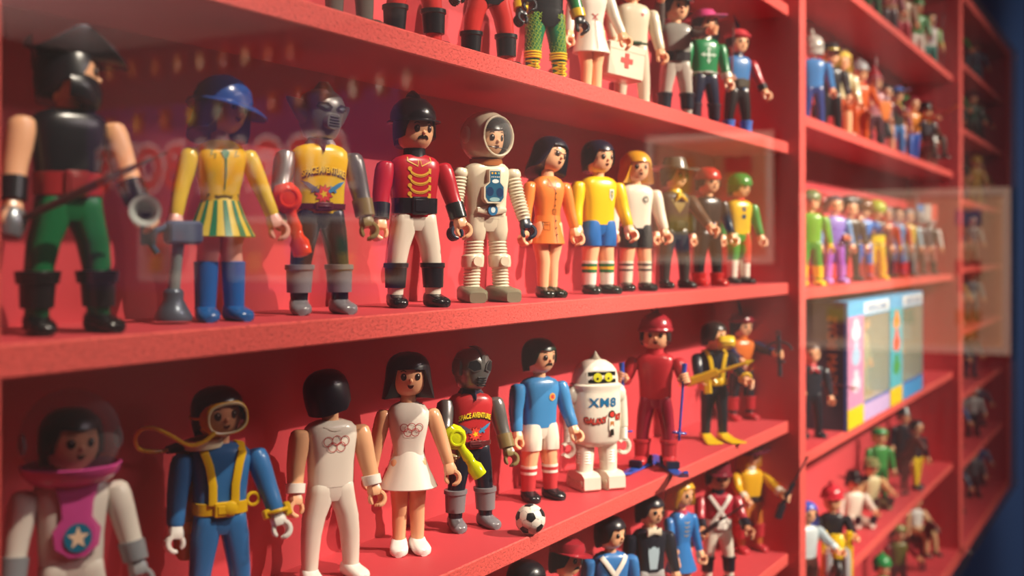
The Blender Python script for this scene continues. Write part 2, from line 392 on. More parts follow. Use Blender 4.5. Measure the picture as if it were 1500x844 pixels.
# ---------------------------------------------------------------- toy figure kit (mm; a figure faces -y, screen right is +x)
SKIN = '#efb48a'
HZ, HC, HR = 12.4, 104.4, 11.4
def hr(z):
    t = max(-0.999, min(0.999, (z-HC)/HZ)); return HR*(1-abs(t)**2.9)**(1/2.3)*(1-0.10*max(0, -t))
def hpt(xa, z, off=0.15):
    r = hr(z)+off; a = xa/HR; return (r*math.sin(a), -r*math.cos(a), z)
def hmat(yaw=0, tilt=0, pitch=0):
    return Matrix.Translation((0, 0, 92)) @ Matrix.Rotation(math.radians(yaw), 4, 'Z') @ Matrix.Rotation(math.radians(tilt), 4, 'Y') @ Matrix.Rotation(math.radians(pitch), 4, 'X') @ Matrix.Translation((0, 0, -92))
def fan(mb, pts, fn, c=None):
    c = c or (sum(p[0] for p in pts)/len(pts), sum(p[1] for p in pts)/len(pts))
    n = len(pts); return mb.add([fn(*c)]+[fn(*p) for p in pts], [(0, 1+i, 1+(i+1) % n) for i in range(n)])
def ell(cx, cy, rx, ry, n=14, rot=0): return [(cx+rx*math.cos(2*PI*i/n)*math.cos(rot)-ry*math.sin(2*PI*i/n)*math.sin(rot), cy+rx*math.cos(2*PI*i/n)*math.sin(rot)+ry*math.sin(2*PI*i/n)*math.cos(rot)) for i in range(n)]
def strip(mb, pts, w_, fn):
    """flat printed stroke along 2-d points"""
    L = []; n = len(pts)
    for i, p in enumerate(pts):
        a = pts[max(0, i-1)]; b = pts[min(n-1, i+1)]; dx, dy = b[0]-a[0], b[1]-a[1]; d = math.hypot(dx, dy) or 1
        ww = w_[i] if isinstance(w_, (list, tuple)) else w_
        L += [fn(p[0]-dy/d*ww/2, p[1]+dx/d*ww/2), fn(p[0]+dy/d*ww/2, p[1]-dx/d*ww/2)]
    return mb.add(L, [(2*i, 2*i+1, 2*i+3, 2*i+2) for i in range(n-1)])
def arcp(cx, cy, r, a0, a1, n=8, ry=None):
    ry = ry or r; return [(cx+r*math.cos(math.radians(a0+(a1-a0)*i/n)), cy+ry*math.sin(math.radians(a0+(a1-a0)*i/n))) for i in range(n+1)]
def interp(tab, x):
    if x <= tab[0][0]: return tab[0][1]
    for (a, va), (b, vb) in zip(tab, tab[1:]):
        if x <= b: t = (x-a)/(b-a); t = t*t*(3-2*t); return va+(vb-va)*t
    return tab[-1][1]
HAIRS = {
 'short': dict(zb=[(0, 110.8), (38, 110.4), (50, 106), (60, 100), (74, 99), (92, 98.5), (120, 95), (180, 93.5)], r=1.3),
 'male2': dict(zb=[(0, 109.5), (40, 110), (52, 104), (62, 99.5), (85, 98), (110, 94), (180, 92.5)], r=1.6),
 'bob': dict(zb=[(0, 109), (44, 108.4), (54, 98), (66, 91), (180, 88)], r=2.0, flare=2.2),
 'long': dict(zb=[(0, 111), (30, 110), (48, 104), (62, 92), (80, 88), (180, 86)], r=1.8, flare=1.8),
 'side': dict(zb=[(0, 111), (40, 110), (56, 100), (75, 92), (180, 87)], r=2.2, flare=2.6),
 'buzz': dict(zb=[(0, 111.5), (50, 110), (75, 103), (120, 98), (180, 95)], r=0.7)}
def hairmb(style, n=32, m=10):
    H = HAIRS[style]; mb = MB(); vs = []; fs = []; ex = H['r']; fl = H.get('flare', 0); top = HC+HZ+ex*0.9
    vs.append((0, 0, top))
    def R(z):
        if z > HC: t = (z-HC)/(HZ+ex*.9); return (HR+ex)*(1-min(.999, t)**2.7)**(1/2.2)
        t = (HC-z)/HZ; return (HR+ex)*(1-(0 if fl else .16)*max(0, t-.35))+fl*min(1, t)
    for j in range(1, m+1):
        for i in range(n):
            ph = 2*PI*i/n; d = abs(((math.degrees(ph)+180) % 360)-180); zb = interp(H['zb'], d)
            s = j/m
            # march down: even in angle near the top, even in height below
            s2 = s**1.6 if s < 1 else 1; z = top-(top-zb)*s2
            r = R(z); vs.append((r*math.sin(ph), -r*math.cos(ph)*(1.0 if d < 90 else 1.04), z))
    for i in range(n):
        ph = 2*PI*i/n; d = abs(((math.degrees(ph)+180) % 360)-180); zb = interp(H['zb'], d); r = max(2, min(hr(max(zb, 93)), 99))-0.6
        vs.append((r*math.sin(ph), -r*math.cos(ph), zb+0.6))
    for i in range(n): fs.append((0, 1+i, 1+(i+1) % n))
    for j in range(m):
        for i in range(n):
            k = (i+1) % n; fs.append((1+j*n+i, 1+(j+1)*n+i, 1+(j+1)*n+k, 1+j*n+k))
    return mb.add(vs, fs)
MALE = [(53, 12.6, 7.6), (58, 12.8, 7.8), (66, 13, 8.2), (74, 14, 8.6), (81, 15, 8.6), (85.5, 14.6, 8), (88, 12, 6.8), (89.6, 7.5, 5.2)]
FEM = [(57, 8.8, 6.6), (64, 9.4, 6.9), (72, 11.2, 8.4), (78, 12.2, 9.0), (83, 12.3, 7.8), (86.5, 9.8, 6), (88.6, 5.8, 4.6)]
def tsurf(rows, e=3.0):
    def f(x, z, off=0.3):
        z_ = max(rows[0][0], min(rows[-1][0], z))
        for a, b in zip(rows, rows[1:]):
            if z_ <= b[0]: t = (z_-a[0])/(b[0]-a[0]); hw = a[1]+(b[1]-a[1])*t; hd = a[2]+(b[2]-a[2])*t; break
        q = min(.98, abs(x)/hw); return (x, -hd*(1-q**e)**(1/e)-off, z)
    return f
ARM = [((-.4, 0, 3.4), 1.2), ((-.2, 0, 3.0), 3.4), ((0, 0, 1.6), 5.0), ((.3, 0, -2), 5.7), ((.9, 0, -9), 5.6), ((1.6, -.1, -16), 5.1), ((2.1, -.5, -23), 4.6), ((2.4, -1.0, -30), 4.2), ((2.4, -1.1, -31.5), 3.6)]
def armM(side, sx, sz, raise_, out):
    return Matrix.Translation((side*sx, 0, sz)) @ Matrix.Rotation(math.radians(-out)*side, 4, 'Y') @ Matrix.Rotation(math.radians(-raise_), 4, 'X')
def foreM(bend):
    return Matrix.Translation((0, 0, -16)) @ Matrix.Rotation(math.radians(-bend), 4, 'X') @ Matrix.Translation((0, 0, 16))
GRIP = Vector((2.6, -1.6, -40))
def gripM(side, sx, sz, raise_, out, bend):
    return armM(side, sx, sz, raise_, out) @ foreM(bend) @ Matrix.Translation((side*GRIP.x, GRIP.y, GRIP.z))
def handmb(side, hi):
    mb = MB(); n = 8 if hi else 6
    zl(mb, [(-37.4, 3.4, 3.9, 2.4, -1.5), (-36.5, 4.0, 4.3, 2.4, -1.5), (-34, 3.9, 4.2, 2.4, -1.3), (-31, 3.2, 3.5, 2.4, -1.1)], 10 if hi else 8, 2.5)
    c = (2.5, -1.6, -39.6)
    def fing(a0, a1, R_, y, wy, th, k):
        S = []
        for i in range(k+1):
            a = math.radians(a0+(a1-a0)*i/k); f = 1 if i < k else .6
            S.append(((c[0]+R_*math.cos(a), c[1]+y, c[2]+R_*math.sin(a)), (th*f*math.cos(a), 0, th*f*math.sin(a)), (0, wy*f, 0), 2.6))
        loft(mb, S, n)
    if hi:
        for q, (y, a1) in enumerate(((-3.2, -98), (-1.1, -106), (1.05, -104), (3.1, -94))): fing(62, a1, 3.9, y, 1.0, 1.25, 7)
    else: fing(62, -100, 3.9, 0, 4.1, 1.25, 4)
    fing(118, 222, 3.9, -.3, 1.7, 1.2, 5 if hi else 3)
    if side < 0:
        mb.v = [Vector((-v.x, v.y, v.z)) for v in mb.v]; mb.f = [tuple(reversed(f)) for f in mb.f]
    return mb
def mirror(mb, side):
    if side < 0: mb.v = [Vector((-v.x, v.y, v.z)) for v in mb.v]; mb.f = [tuple(reversed(f)) for f in mb.f]
    return mb
def shoemb(cx, yaw, hi, k=1.0, flat=False):
    S = []; n = 14 if hi else 10
    for y, hw, h in ((6.2, 2.2, 5.5), (5.4, 4.0, 8.5), (3, 4.9, 9.6), (-1, 5.1, 9.4), (-4, 5.2, 7.8), (-8, 5.6, 6.6), (-11, 5.3, 5.9), (-13.2, 4.2, 5.0), (-14.4, 2.2, 3.6)):
        h2 = h*k; S.append(((0, y, h2/2), (hw, 0, 0), (0, 0, h2/2), 2.8))
    mb = MB(); loft(mb, S, n)
    mb.xf(Matrix.Translation((cx, 0, 0)) @ Matrix.Rotation(math.radians(yaw), 4, 'Z')); return mb
FIGS = {}
def lathe(mb, rows, n=20, cx=0, cy=0, sy=1.0):
    return zl(mb, [(z, max(r, .01), max(r, .01)*sy, cx, cy) for z, r in rows], n)
def brim(mb, z, r0, r1, up=lambda a: 0, th=0.7, n=28, rf=lambda a: 1.0, m=4):
    vs = []; fs = []
    for s in (0, 1):
        for j in range(m+1):
            t = j/m
            for i in range(n):
                a = 2*PI*i/n; r = r0+(r1*rf(a)-r0)*t; vs.append((r*math.sin(a), -r*math.cos(a), z+up(a)*t*t+(th if s else 0)))
    K = (m+1)*n
    for s in (0, 1):
        for j in range(m):
            for i in range(n):
                k = (i+1) % n; q = (s*K+j*n+i, s*K+(j+1)*n+i, s*K+(j+1)*n+k, s*K+j*n+k); fs.append(q if s else tuple(reversed(q)))
    for i in range(n):
        k = (i+1) % n; fs.append((m*n+i, m*n+k, K+m*n+k, K+m*n+i))
    return mb.add(vs, fs)
def hat(kind, hi=True):
    mb = MB(); n = 24 if hi else 14
    if kind == 'helmet':       # combed dress helmet with small peak
        lathe(mb, [(107.5, 13.6), (109, 13.8), (112, 13.4), (116, 11.6), (119.5, 8), (121.2, 3.5), (121.6, .5)], n)
        brim(mb, 107, 12.6, 15.6, lambda a: -1.2, rf=lambda a: 1+.10*max(0, math.cos(a)), n=n)
        S = [((0, y, z), (1.6, 0, 0), (0, 0, h), 3) for y, z, h in ((-8, 118, 1), (-5, 121, 1.6), (0, 123, 2.4), (5, 122, 2.2), (9, 118.4, 1.2))]; loft(mb, S, 8); mb.xf(Matrix.Translation((0, 1.5, 2.8)))
    elif kind == 'cowboy':
        lathe(mb, [(109.5, 12.6), (113, 12), (118, 10.4), (121, 9.2), (121.6, 6), (120.4, .5)], n, sy=1.05)
        brim(mb, 109.3, 11.5, 24, lambda a: 5*math.sin(a)**2-1.5, n=n)
    elif kind == 'wide':
        lathe(mb, [(109.5, 12.6), (114, 11.8), (118, 8.6), (119.4, .5)], n); brim(mb, 109.3, 11.5, 23, lambda a: 3*math.sin(a)+1, n=n)
    elif kind == 'bonnet':
        lathe(mb, [(106, 14.4), (110, 14.6), (115, 13), (119, 9), (121.4, 4), (122, .5)], n, cy=1); brim(mb, 105.5, 13, 20, lambda a: -3.5*max(0, math.cos(a))-1, n=n, rf=lambda a: 1+.12*math.cos(a))
    elif kind == 'tricorn':
        lathe(mb, [(109, 12.6), (114, 12), (118, 8), (119, .5)], n)
        brim(mb, 108.5, 11.8, 18.5, lambda a: 13*(0.5-0.5*math.cos(3*a))-1, n=n*2, rf=lambda a: 1+.22*math.cos(3*a), m=6)
    elif kind == 'bicorn':
        S = []
        for t in range(-7, 8):
            x = t*3.1; h = 10.5-0.035*x*x*1.1+abs(t)**2*.10; S.append(((x, 0, 110+h/2+abs(t)*.5), (0, 0, h/2+2), (0, 7.5*(1-(abs(t)/8)**2)**.5+.6, 0), 2.2))
        loft(mb, S, n)
    elif kind == 'cap':
        lathe(mb, [(109, 12.8), (112, 13.2), (116, 12), (119, 7), (119.6, .5)], n)
        brim(mb, 109, 11.5, 13.2, lambda a: -1.5*max(0, math.cos(a)), n=n, rf=lambda a: 1+.55*max(0, math.cos(a))**2)
    elif kind == 'kepi':
        lathe(mb, [(109, 12.6), (118, 11.6), (120, 11.2), (120.6, 9), (120.4, .5)], n, sy=1.0)
        brim(mb, 109, 11.5, 12.8, lambda a: -1.5*max(0, math.cos(a)), n=n, rf=lambda a: 1+.45*max(0, math.cos(a))**2)
    elif kind == 'top':
        lathe(mb, [(109, 12.4), (120, 11.6), (126, 12.4), (126.6, 10), (126.4, .5)], n); brim(mb, 108.8, 11.5, 16.5, lambda a: 2*math.sin(a)**2, n=n)
    elif kind == 'beanie':
        lathe(mb, [(107, 13.2), (109.5, 13.6), (112.5, 13.4), (116.5, 11.8), (120, 8.5), (122.2, 4), (122.8, .5)], n); lathe(mb, [(121.5, .5), (122, 3), (124, 3.6), (126, 2.6), (126.8, .3)], 10)
        torus(mb, (0, 0, 108.6), 12.8, 1.8, n=n)
    elif kind == 'bandana':
        lathe(mb, [(106.5, 13.1), (110, 13.4), (115, 11.4), (118.6, 6.5), (119.4, .4)], n); ellip(mb, (0, 13, 107), 3, 2.5, 2.5, 8, 5)
    elif kind == 'knight':
        lathe(mb, [(95, 13.2), (104, 13.6), (110, 13.4), (116, 11), (120, 5), (121.6, .4)], n); box(mb, -9, 9, -14.4, -12, 103.6, 105.6); tube(mb, [(0, 2, 120), (0, 6, 127), (0, 12, 130)], [2, 2.6, 1], 8)
    elif kind == 'cone':
        lathe(mb, [(108, 12.9), (114, 10.4), (122, 6), (130, 2), (132, .4)], n)
    elif kind == 'feather':
        lathe(mb, [(108.5, 13), (113, 12.8), (117.6, 9), (118.6, .4)], n); brim(mb, 108.2, 11.8, 15, lambda a: 3, n=n)
    elif kind == 'ushanka':
        lathe(mb, [(106, 14.6), (112, 14.8), (117, 13), (119.5, 7), (120, .4)], n)
    elif kind == 'afro':
        ellip(mb, (0, 1.5, 109), 16.5, 16, 13, n, 10)
    return mb
def figure(label, M, sc=1.0, hi=True, skin=SKIN, top='#888888', sleeve=None, leg='#333333', shoe='#1c1a1a', hair='#241c1a', hs='short', yaw=0, tilt=0, pitch=0,
           hatk=None, hatc='#222222', boots=None, bootz=24, bootr=6.9, cuff=None, cuffz=6, glove=None, belt=None, skirt=None, shorts=None, socks=None, collar=None,
           armL=(4, 4, 6), armR=(4, 4, 6), face=True, must=False, beard=None, female=False, stance=11, lips='#5a2420', eyec='#2a1c18', rough=0.27, metal=0.0,
           smetal=0.0, nohead=False, ribs=False, walk=0, stripes=None, noshoe=False, cat='toy figure', group=None, seated=False, name='toy_figure', eyes=True):
    """M: world matrix of the ground point between the feet. Returns a dict with the root and its parts."""
    s = 0.001*sc; n = 20 if hi else 12
    root = empty(name, M); tag(root, label, cat, group)
    P = {'root': root, 's': s, 'M': M}
    def B(nm, mb, c, par=None, r=rough, me=0.0): return build(nm, mb, c if not isinstance(c, str) else mat(c, r, me), par or root, scale=s)
    rows = FEM if female else MALE
    sleeve = sleeve or top
    # torso
    mb = MB(); zl(mb, rows, n+4, 3.0); P['torso'] = B('torso', mb, top, me=metal); P['surf'] = tsurf(rows)
    nb = MB(); zl(nb, [(86, 5.4, 4.8), (91, 4.6, 4.4), (95, 4.6, 4.6)], 12 if hi else 8); B('neck', nb, skin)
    # legs
    hips = seated
    legc = skin if (skirt or shorts) else leg
    lx = 5.4 if female else 6.4
    st = stance*(.55 if female else 1)
    for sd in (-1, 1):
        mb = MB(); wy = walk*sd
        if seated:
            if seated == 'floor': tube(mb, [(sd*6, 6, 50), (sd*7, 0, 50), (sd*9, -22, 50), (sd*10.5, -38, 49), (sd*11, -44, 49)], [5, 7, 6.2, 5.4, 4.8], 12 if hi else 8, up=(0, 0, 1))
            else: tube(mb, [(sd*6, 2, 55), (sd*7, -4, 55), (sd*9, -24, 52), (sd*10, -34, 50), (sd*10.5, -36, 42), (sd*11, -37, 22), (sd*11, -37, 17)], [5, 7, 6.4, 6, 5.6, 5, 4.6], 12 if hi else 8, up=(0, 0, 1))
        elif ribs:
            R_ = [(55, 6.6, 7.2, sd*6.6, 0, 3), (46, 6.6, 7.2, sd*7.4, 0, 3)]
            z = 40.0
            while z > 30: R_ += [(z, 6.2, 6.6, sd*(7.6+(44-z)*.08), 0, 2), (z-1.0, 5.5, 5.9, sd*(7.6+(44-z)*.08), 0, 2)]; z -= 2.0
            R_ += [(29.5, 6.6, 7.0, sd*9.2, 0, 3), (25, 6.8, 7.2, sd*9.5, 0, 3), (22.5, 6.4, 6.8, sd*9.6, 0, 3)]
            z = 22.0
            while z > 9: R_ += [(z, 5.7, 5.9, sd*(9.6+(22-z)*.06), 0, 2), (z-1.0, 4.9, 5.1, sd*(9.6+(22-z)*.06), 0, 2)]; z -= 2.0
            zl(mb, list(reversed(R_)), n, 2)
        else:
            top_ = 55.5
            pts = [(6, 4.4, 4.6, st, wy*1.0, 2.2), (16, 4.9, 5.2, st*.98, wy*.85, 2.3), (26, 5.4, 6.0, st*.93, wy*.65, 2.4), (36, 6.1, 6.8, (st*.8 if not female else lx), wy*.4, 2.6), (44, 6.7, 7.3, lx*1.06+.6, wy*.2, 3), (50, 6.5, 7.5, lx, 0, 3.2), (54, 6.2, 7.4, lx-.2, 0, 3.2), (top_, 5.4, 6.4, lx-.4, 0, 3.2)]
            if female: pts = [(p[0], p[1]*.86, p[2]*.86, p[3], p[4], p[5]) for p in pts]
            zl(mb, [(z, a, b, sd*cx, cy, e) for z, a, b, cx, cy, e in pts], n, 2.4)
        lg = B('leg', mb, legc); P['leg%d' % sd] = lg
        if seated:
            sm = shoemb(sd*11, sd*6, hi); sm.xf((Matrix.Translation((0, -44, 49)) @ Matrix.Rotation(math.radians(-75), 4, 'X')) if seated == 'floor' else Matrix.Translation((0, -36, 12))); B('shoe', sm, shoe, lg)
        elif not noshoe:
            sm = shoemb(sd*st, sd*8, hi); sm.xf(Matrix.Translation((0, wy, 0))); B('shoe', sm, shoe, lg, r=.2)
        if boots and not seated:
            mb = MB(); zl(mb, [(bootz-14.5, bootr-1.0, bootr-.8, sd*st, wy*.9), (bootz-3, bootr-.4, bootr-.1, sd*st*.97, wy*.75), (bootz-2.4, bootr+.4, bootr+.6, sd*st*.97, wy*.75), (bootz, bootr+.4, bootr+.6, sd*st*.96, wy*.75), (bootz+.2, bootr-.8, bootr-.6, sd*st*.96, wy*.75)], n)
            B('boot_cuff', mb, boots, lg, r=.3)
        if socks:
            mb = MB(); zl(mb, [(7, 5.1, 5.3, sd*st, 0), (18, 5.6, 6.0, sd*st*.97, 0), (25, 5.9, 6.5, sd*st*.935, 0), (25.4, 5.2, 5.8, sd*st*.93, 0)], n); B('sock', mb, socks, lg, r=.5)
            for zz, hh, cc in (stripes or []):
                mb = MB(); k = (zz-7)/18; zl(mb, [(zz, 5.25+.8*k, 5.5+1.2*k, sd*st*(1-.065*k), 0), (zz+hh, 5.3+.82*k, 5.55+1.2*k, sd*st*(1-.065*k), 0)], n); B('sock_stripe', mb, cc, lg, r=.5)
        if shorts:
            mb = MB(); zl(mb, [(36.5, 7.2, 7.8, sd*(st*.78+.5), 0, 2.8), (37, 7.5, 8.2, sd*(st*.78+.4), 0, 2.8), (46, 7.4, 8.2, sd*7.2, 0, 3), (54, 6.6, 7.8, sd*6.6, 0, 3.2), (56, 6, 7.4, sd*6.4, 0, 3.2)], n); B('shorts_leg', mb, shorts, lg)
    if not skirt:
        mb = MB(); zl(mb, [(45, 6, 6.2), (48, 10.5, 7.2), (55.4, 12.2, 7.5)], n, 3.2); P['pelvis'] = B('pelvis', mb, shorts or leg)
    else:
        z1, z0, r0, r1 = skirt[1:5] if len(skirt) > 4 else (60, 40, 9, 17)
        mb = MB(); zl(mb, [(z0+1, r1-1.5, (r1-1.5)*.8), (z0, r1-.4, (r1-.4)*.8), (z0+.6, r1, r1*.8), ((z0+z1)/2, (r0+r1)/2-.6, ((r0+r1)/2-.6)*.8), (z1, r0, r0*.78)], n+8); P['skirt'] = B('skirt', mb, skirt[0])
    # arms
    sx = 14.6 if female else 18.2; sz = 81 if female else 82.2
    P['gm'] = {}
    for sd, (ra, out, bend) in ((-1, armL), (1, armR)):
        A = armM(sd, sx, sz, ra, out); Fm = foreM(bend)
        k = .82 if female else 1.0
        pts = ARM
        if ribs:
            pts = [((-.2, 0, 3.4), 1.5), ((0, 0, 2.4), 4.6), ((.2, 0, 0), 5.6)]; z = -2.0
            while z > -30: pts += [((-z*.08, z*.03, z), 5.5+z*.03), ((-z*.08, z*.03, z-1.1), 4.7+z*.03)]; z -= 2.2
            pts += [((2.4, -1.0, -31), 4.0)]
        S = []
        for p, r in pts:
            q = Vector((sd*p[0], p[1], p[2])); U = Vector((r*k, 0, 0)); V = Vector((0, r*k*1.06, 0))
            if p[2] < -17 and bend: q = Fm @ q; R3 = Fm.to_3x3(); V = R3 @ V; U = R3 @ U
            elif -17 <= p[2] < -14 and bend: R3 = foreM(bend/2).to_3x3(); V = R3 @ V
            S.append((q, U, V, 2.2))
        S.reverse(); mb = MB(); loft(mb, S, 14 if hi else 8); mb.xf(A); am = B('arm', mb, sleeve, me=smetal, r=.3 if smetal else rough)
        if not hi or True:
            hm = handmb(sd, hi); hm.xf(A @ Fm); hd = B('hand', hm, glove or skin, am)
        if cuff:
            mb = MB(); zl(mb, [(-31.6, 4.9, 5.1, sd*2.3, -1), (-31.2, 5.3, 5.5, sd*2.3, -1), (-31.2+cuffz, 5.6, 5.8, sd*2, -.7), (-31+cuffz, 4.8, 5, sd*2, -.7)], 14 if hi else 8); mb.xf(A @ Fm); B('cuff', mb, cuff, am)
        P['arm%d' % sd] = am; P['gm'][sd] = gripM(sd, sx, sz, ra, out, bend)
    if belt:
        mb = MB(); zz = 59 if female else 55; hw, hd = (9.4, 7.2) if female else (13.4, 8.4)
        h = belt[1] if len(belt) > 1 else 6
        zl(mb, [(zz, hw-.6, hd-.4), (zz+.2, hw, hd), (zz+h, hw+.2, hd+.2), (zz+h+.2, hw-.5, hd-.3)], n+4, 3.0); bl = B('belt', mb, belt[0])
        if hi:
            mb = MB(); box(mb, -5, 5, -hd-1.6, -hd+.5, zz-.8, zz+h+.8, 1.0); box(mb, -3.4, 3.4, -hd-2.2, -hd-1.2, zz+.9, zz+h-.9, .4); B('belt_buckle', mb, belt[2] if len(belt) > 2 else belt[0], bl)
    if collar:
        mb = MB(); zl(mb, [(87.5, 7.6, 6.8), (90.5, 6.6, 6.2), (93.5, 6.4, 6.2), (93.6, 5, 5)], n); B('collar', mb, collar)
    # head
    Hm = hmat(yaw, tilt, pitch); P['H'] = Hm; P['B'] = B
    if nohead: return P
    mb = MB(); N_ = 14 if hi else 9
    zz = [HC+HZ*math.sin(-PI/2+PI*j/N_)*.9995 for j in range(N_+1)]
    zl(mb, [(z, max(.2, hr(z)), max(.2, hr(z))) for z in zz], n+4)
    if face: ellip(mb, (0, -HR+.2, 102.2), 1.3, 1.5, 1.4, 8, 5)
    mb.xf(Hm); hdn = B('head', mb, skin); P['head'] = hdn
    if hair and hs:
        mb = hairmb(hs, 36 if hi else 20, 10 if hi else 6) if hs != 'afro' else hat('afro', hi); mb.xf(Hm); P['hair'] = B('hair', mb, hair, hdn, r=.3)
    if face and eyes:
        for ex in (-4.3, 4.3):
            mb = MB(); fan(mb, ell(ex, 104.4, 1.75, 2.15, 12 if hi else 8), hpt); mb.xf(Hm); e_ = B('eye', mb, eyec, hdn)
            if hi:
                mb = MB(); fan(mb, ell(ex+.4, 105.3, .4, .5, 6), lambda x, z: hpt(x, z, .22)); mb.xf(Hm); B('eye_glint', mb, '#f4efe8', hdn)
                mb = MB(); strip(mb, arcp(ex, 104.8, 2.6, 50 if ex > 0 else 55, 125 if ex > 0 else 130, 6, 3.3), .45, hpt); mb.xf(Hm); B('eyebrow', mb, hair or '#241c1a', hdn)
        if must:
            mb = MB(); strip(mb, [(-4, 98.2), (-2.8, 99.2), (-1.2, 99.8), (0, 99.3), (1.2, 99.8), (2.8, 99.2), (4, 98.2)], [.6, 1.6, 2.0, 1.6, 2.0, 1.6, .6], lambda x, z: hpt(x, z, .25)); mb.xf(Hm); B('moustache', mb, '#241c1a', hdn)
        elif hi or female:
            mb = MB(); fan(mb, arcp(0, 99.6, 2.0, 180, 360, 8, 2.2)+[(0.0, 99.4)], hpt, c=(0, 98.8)); mb.xf(Hm); B('mouth', mb, lips, hdn)
    if beard:
        mb = MB(); S = []
        for j in range(9):
            a = math.radians(-80+160*j/8); r = HR-1.8; S.append(((r*math.sin(a), -r*math.cos(a), 97.5-2*math.cos(a)), (3.4*math.sin(a), -3.4*math.cos(a), 0), (0, 0, 5.2+1.2*math.cos(a)), 2.3))
        loft(mb, S, 10); mb.xf(Hm); B('beard', mb, beard, hdn)
    if hatk:
        mb = hat(hatk, hi); mb.xf(Hm); P['hat'] = B('hat', mb, hatc, hdn, r=.25)
    return P
def place(px, y, shelf, psi, dx=0):
    X = at(px, y)+dx
    return Matrix.Translation((X, y, Z0+shelf)) @ Matrix.Rotation(facecam(px)+math.radians(psi), 4, 'Z')
def held(P, side, mb, name, label, cat, m, off=(0, 0, 0), rot=(0, 0, 0), group=None, parts=None):
    """an object gripped by a hand: its own top-level thing at the grip point"""
    s = P['s']; G = P['gm'][side] @ Matrix.Translation(off)
    R_ = Matrix.Rotation(math.radians(rot[2]), 4, 'Z') @ Matrix.Rotation(math.radians(rot[1]), 4, 'Y') @ Matrix.Rotation(math.radians(rot[0]), 4, 'X')
    pos = Vector((G.translation.x*s, G.translation.y*s, G.translation.z*s))
    W = P['M'] @ Matrix.Translation(pos) @ R_
    if parts:
        r = empty(name, W)
        for nm, pm, mm in parts: build(nm, pm, mm, r, scale=s)
        tag(r, label, cat, group); return r
    o = build(name, mb, m, scale=s); o.matrix_world = W; tag(o, label, cat, group); return o
def decal(P, nm, c, draw, off=.35, r=.35):
    mb = MB(); f = P['surf']; draw(mb, lambda x, z: f(x, z, off)); return P['B'](nm, mb, c, P['torso'], r=r)
def text_on(P, nm, s_, size, x, z, c, off=.4, arc=0, bold=.02, sx=1.0, space=1.0, sz=1.0):
    vs, fs = textmb(s_, size, bold, 0, space); vs = [(a, b*sz-arc*a*a) for a, b in vs]; f = P['surf']; mb = MB(); mb.add([f(x+a*sx, z+b, off) for a, b in vs], fs); return P['B'](nm, mb, c, P['torso'], r=.4)
# simple hand-held shapes, long axis -y, grip at the origin
def rifle_mb():
    mb = MB(); rodbox(mb, (0, 26, -4), (0, 10, -1), 2.2, 4.2); rodbox(mb, (0, 12, -1), (0, -16, 0), 2.0, 2.4); tube(mb, [(0, -14, .6), (0, -48, .6)], 1.0, 8); box(mb, -1, 1, 2, 6, -4, -1); tube(mb, [(0, -44, 1.4), (0, -46, 2.6)], .5, 6); return mb
def sword_mb(L=42):
    mb = MB(); loft(mb, [((0, -4, 0), (0, 0, 2.0), (.5, 0, 0), 2), ((0, -L*.8, 0), (0, 0, 1.7), (.4, 0, 0), 2), ((0, -L, 0), (0, 0, .2), (.1, 0, 0), 2)], 8)
    box(mb, -1, 1, -4.4, -3, -5, 5, .5); tube(mb, [(0, -3, 0), (0, 6, 0)], 1.4, 8); ellip(mb, (0, 7, 0), 1.9, 1.9, 1.9, 8, 5); return mb
def pistol_mb():
    mb = MB(); tube(mb, [(0, 0, 3), (0, -16, 4)], 1.6, 8); rodbox(mb, (0, 3, 4), (0, -8, 3), 2.2, 2.6); rodbox(mb, (0, 2, 3), (0, 4, -6), 2.0, 2.4); torus(mb, (0, -3, -.6), 2, .5, 'x', 10, 5); return mb
def shield_mb():
    mb = MB(); S = []
    for z, w_ in ((-16, .5), (-12, 5.5), (-4, 9), (6, 10.5), (12, 10.5), (13, 10)): S.append(((0, -6+w_*w_*-.01, z), (w_, 0, 0), (0, 1.0, 0), 3))
    loft(mb, S, 12); return mb
def staff_mb(L=90):
    mb = MB(); tube(mb, [(0, 0, -L*.4), (0, 0, L*.6)], .9, 8); lathe(mb, [(L*.6, 1), (L*.6+2, 2.2), (L*.6+9, .2)], 8); return mb
A_, B_, C_, D_ = SH1[2], SH1[3], SH1[4], SH1[5]
# ================================================================ third shelf (B): from the left
# 1 pirate
M = place(100, .027, B_, 22)
P = figure('pirate toy figure in black vest and green tights, leftmost on its shelf', M, 1.0, top='#14161c', sleeve=SKIN, leg='#0e6b3c', shoe='#151214', boots='#1b1718', bootz=25, bootr=7.4,
           cuff='#14161c', cuffz=9, belt=('#a3262a', 9, '#8f1e24'), yaw=62, tilt=14, hair='#14161c', hs='male2', hatk='tricorn', hatc='#1a1c20', beard='#14161c', armL=(6, 7, 8), armR=(8, 9, 12), stance=12.5)
def rim(P, c, r=7.9, z=25, st=12):
    for sd in (-1, 1):
        mb = MB(); zl(mb, [(z-5, r+.2, r+.3, sd*st*.97, .3), (z-.4, r+.9, r+1.1, sd*st*.96, .3), (z, r+.6, r+.8, sd*st*.96, .3), (z, r-1.4, r-1.2, sd*st*.96, .3)], 20); P['B']('boot_cuff', mb, c, P['leg%d' % sd])
rim(P, '#1b1718', st=12.5)
mb = MB(); tube(mb, [(0, -2, 0), (3, -20, 11), (7, -34, 21), (14, -52, 34)], [2.4, 3.4, 3.2, .6], 8, flat=.3, up=(0, 0, 1))
g1 = MB(); torus(g1, (0, 3, 0), 5.0, .8, 'x', 16, 6); zl(g1, [(-6, 4.5, 4), (-1, 6, 5.5), (4, 5, 4.6), (7, 2.5, 2.4)], 12); g2 = MB(); tube(g2, [(0, -6, 0), (0, 8, 0)], 1.5, 8)
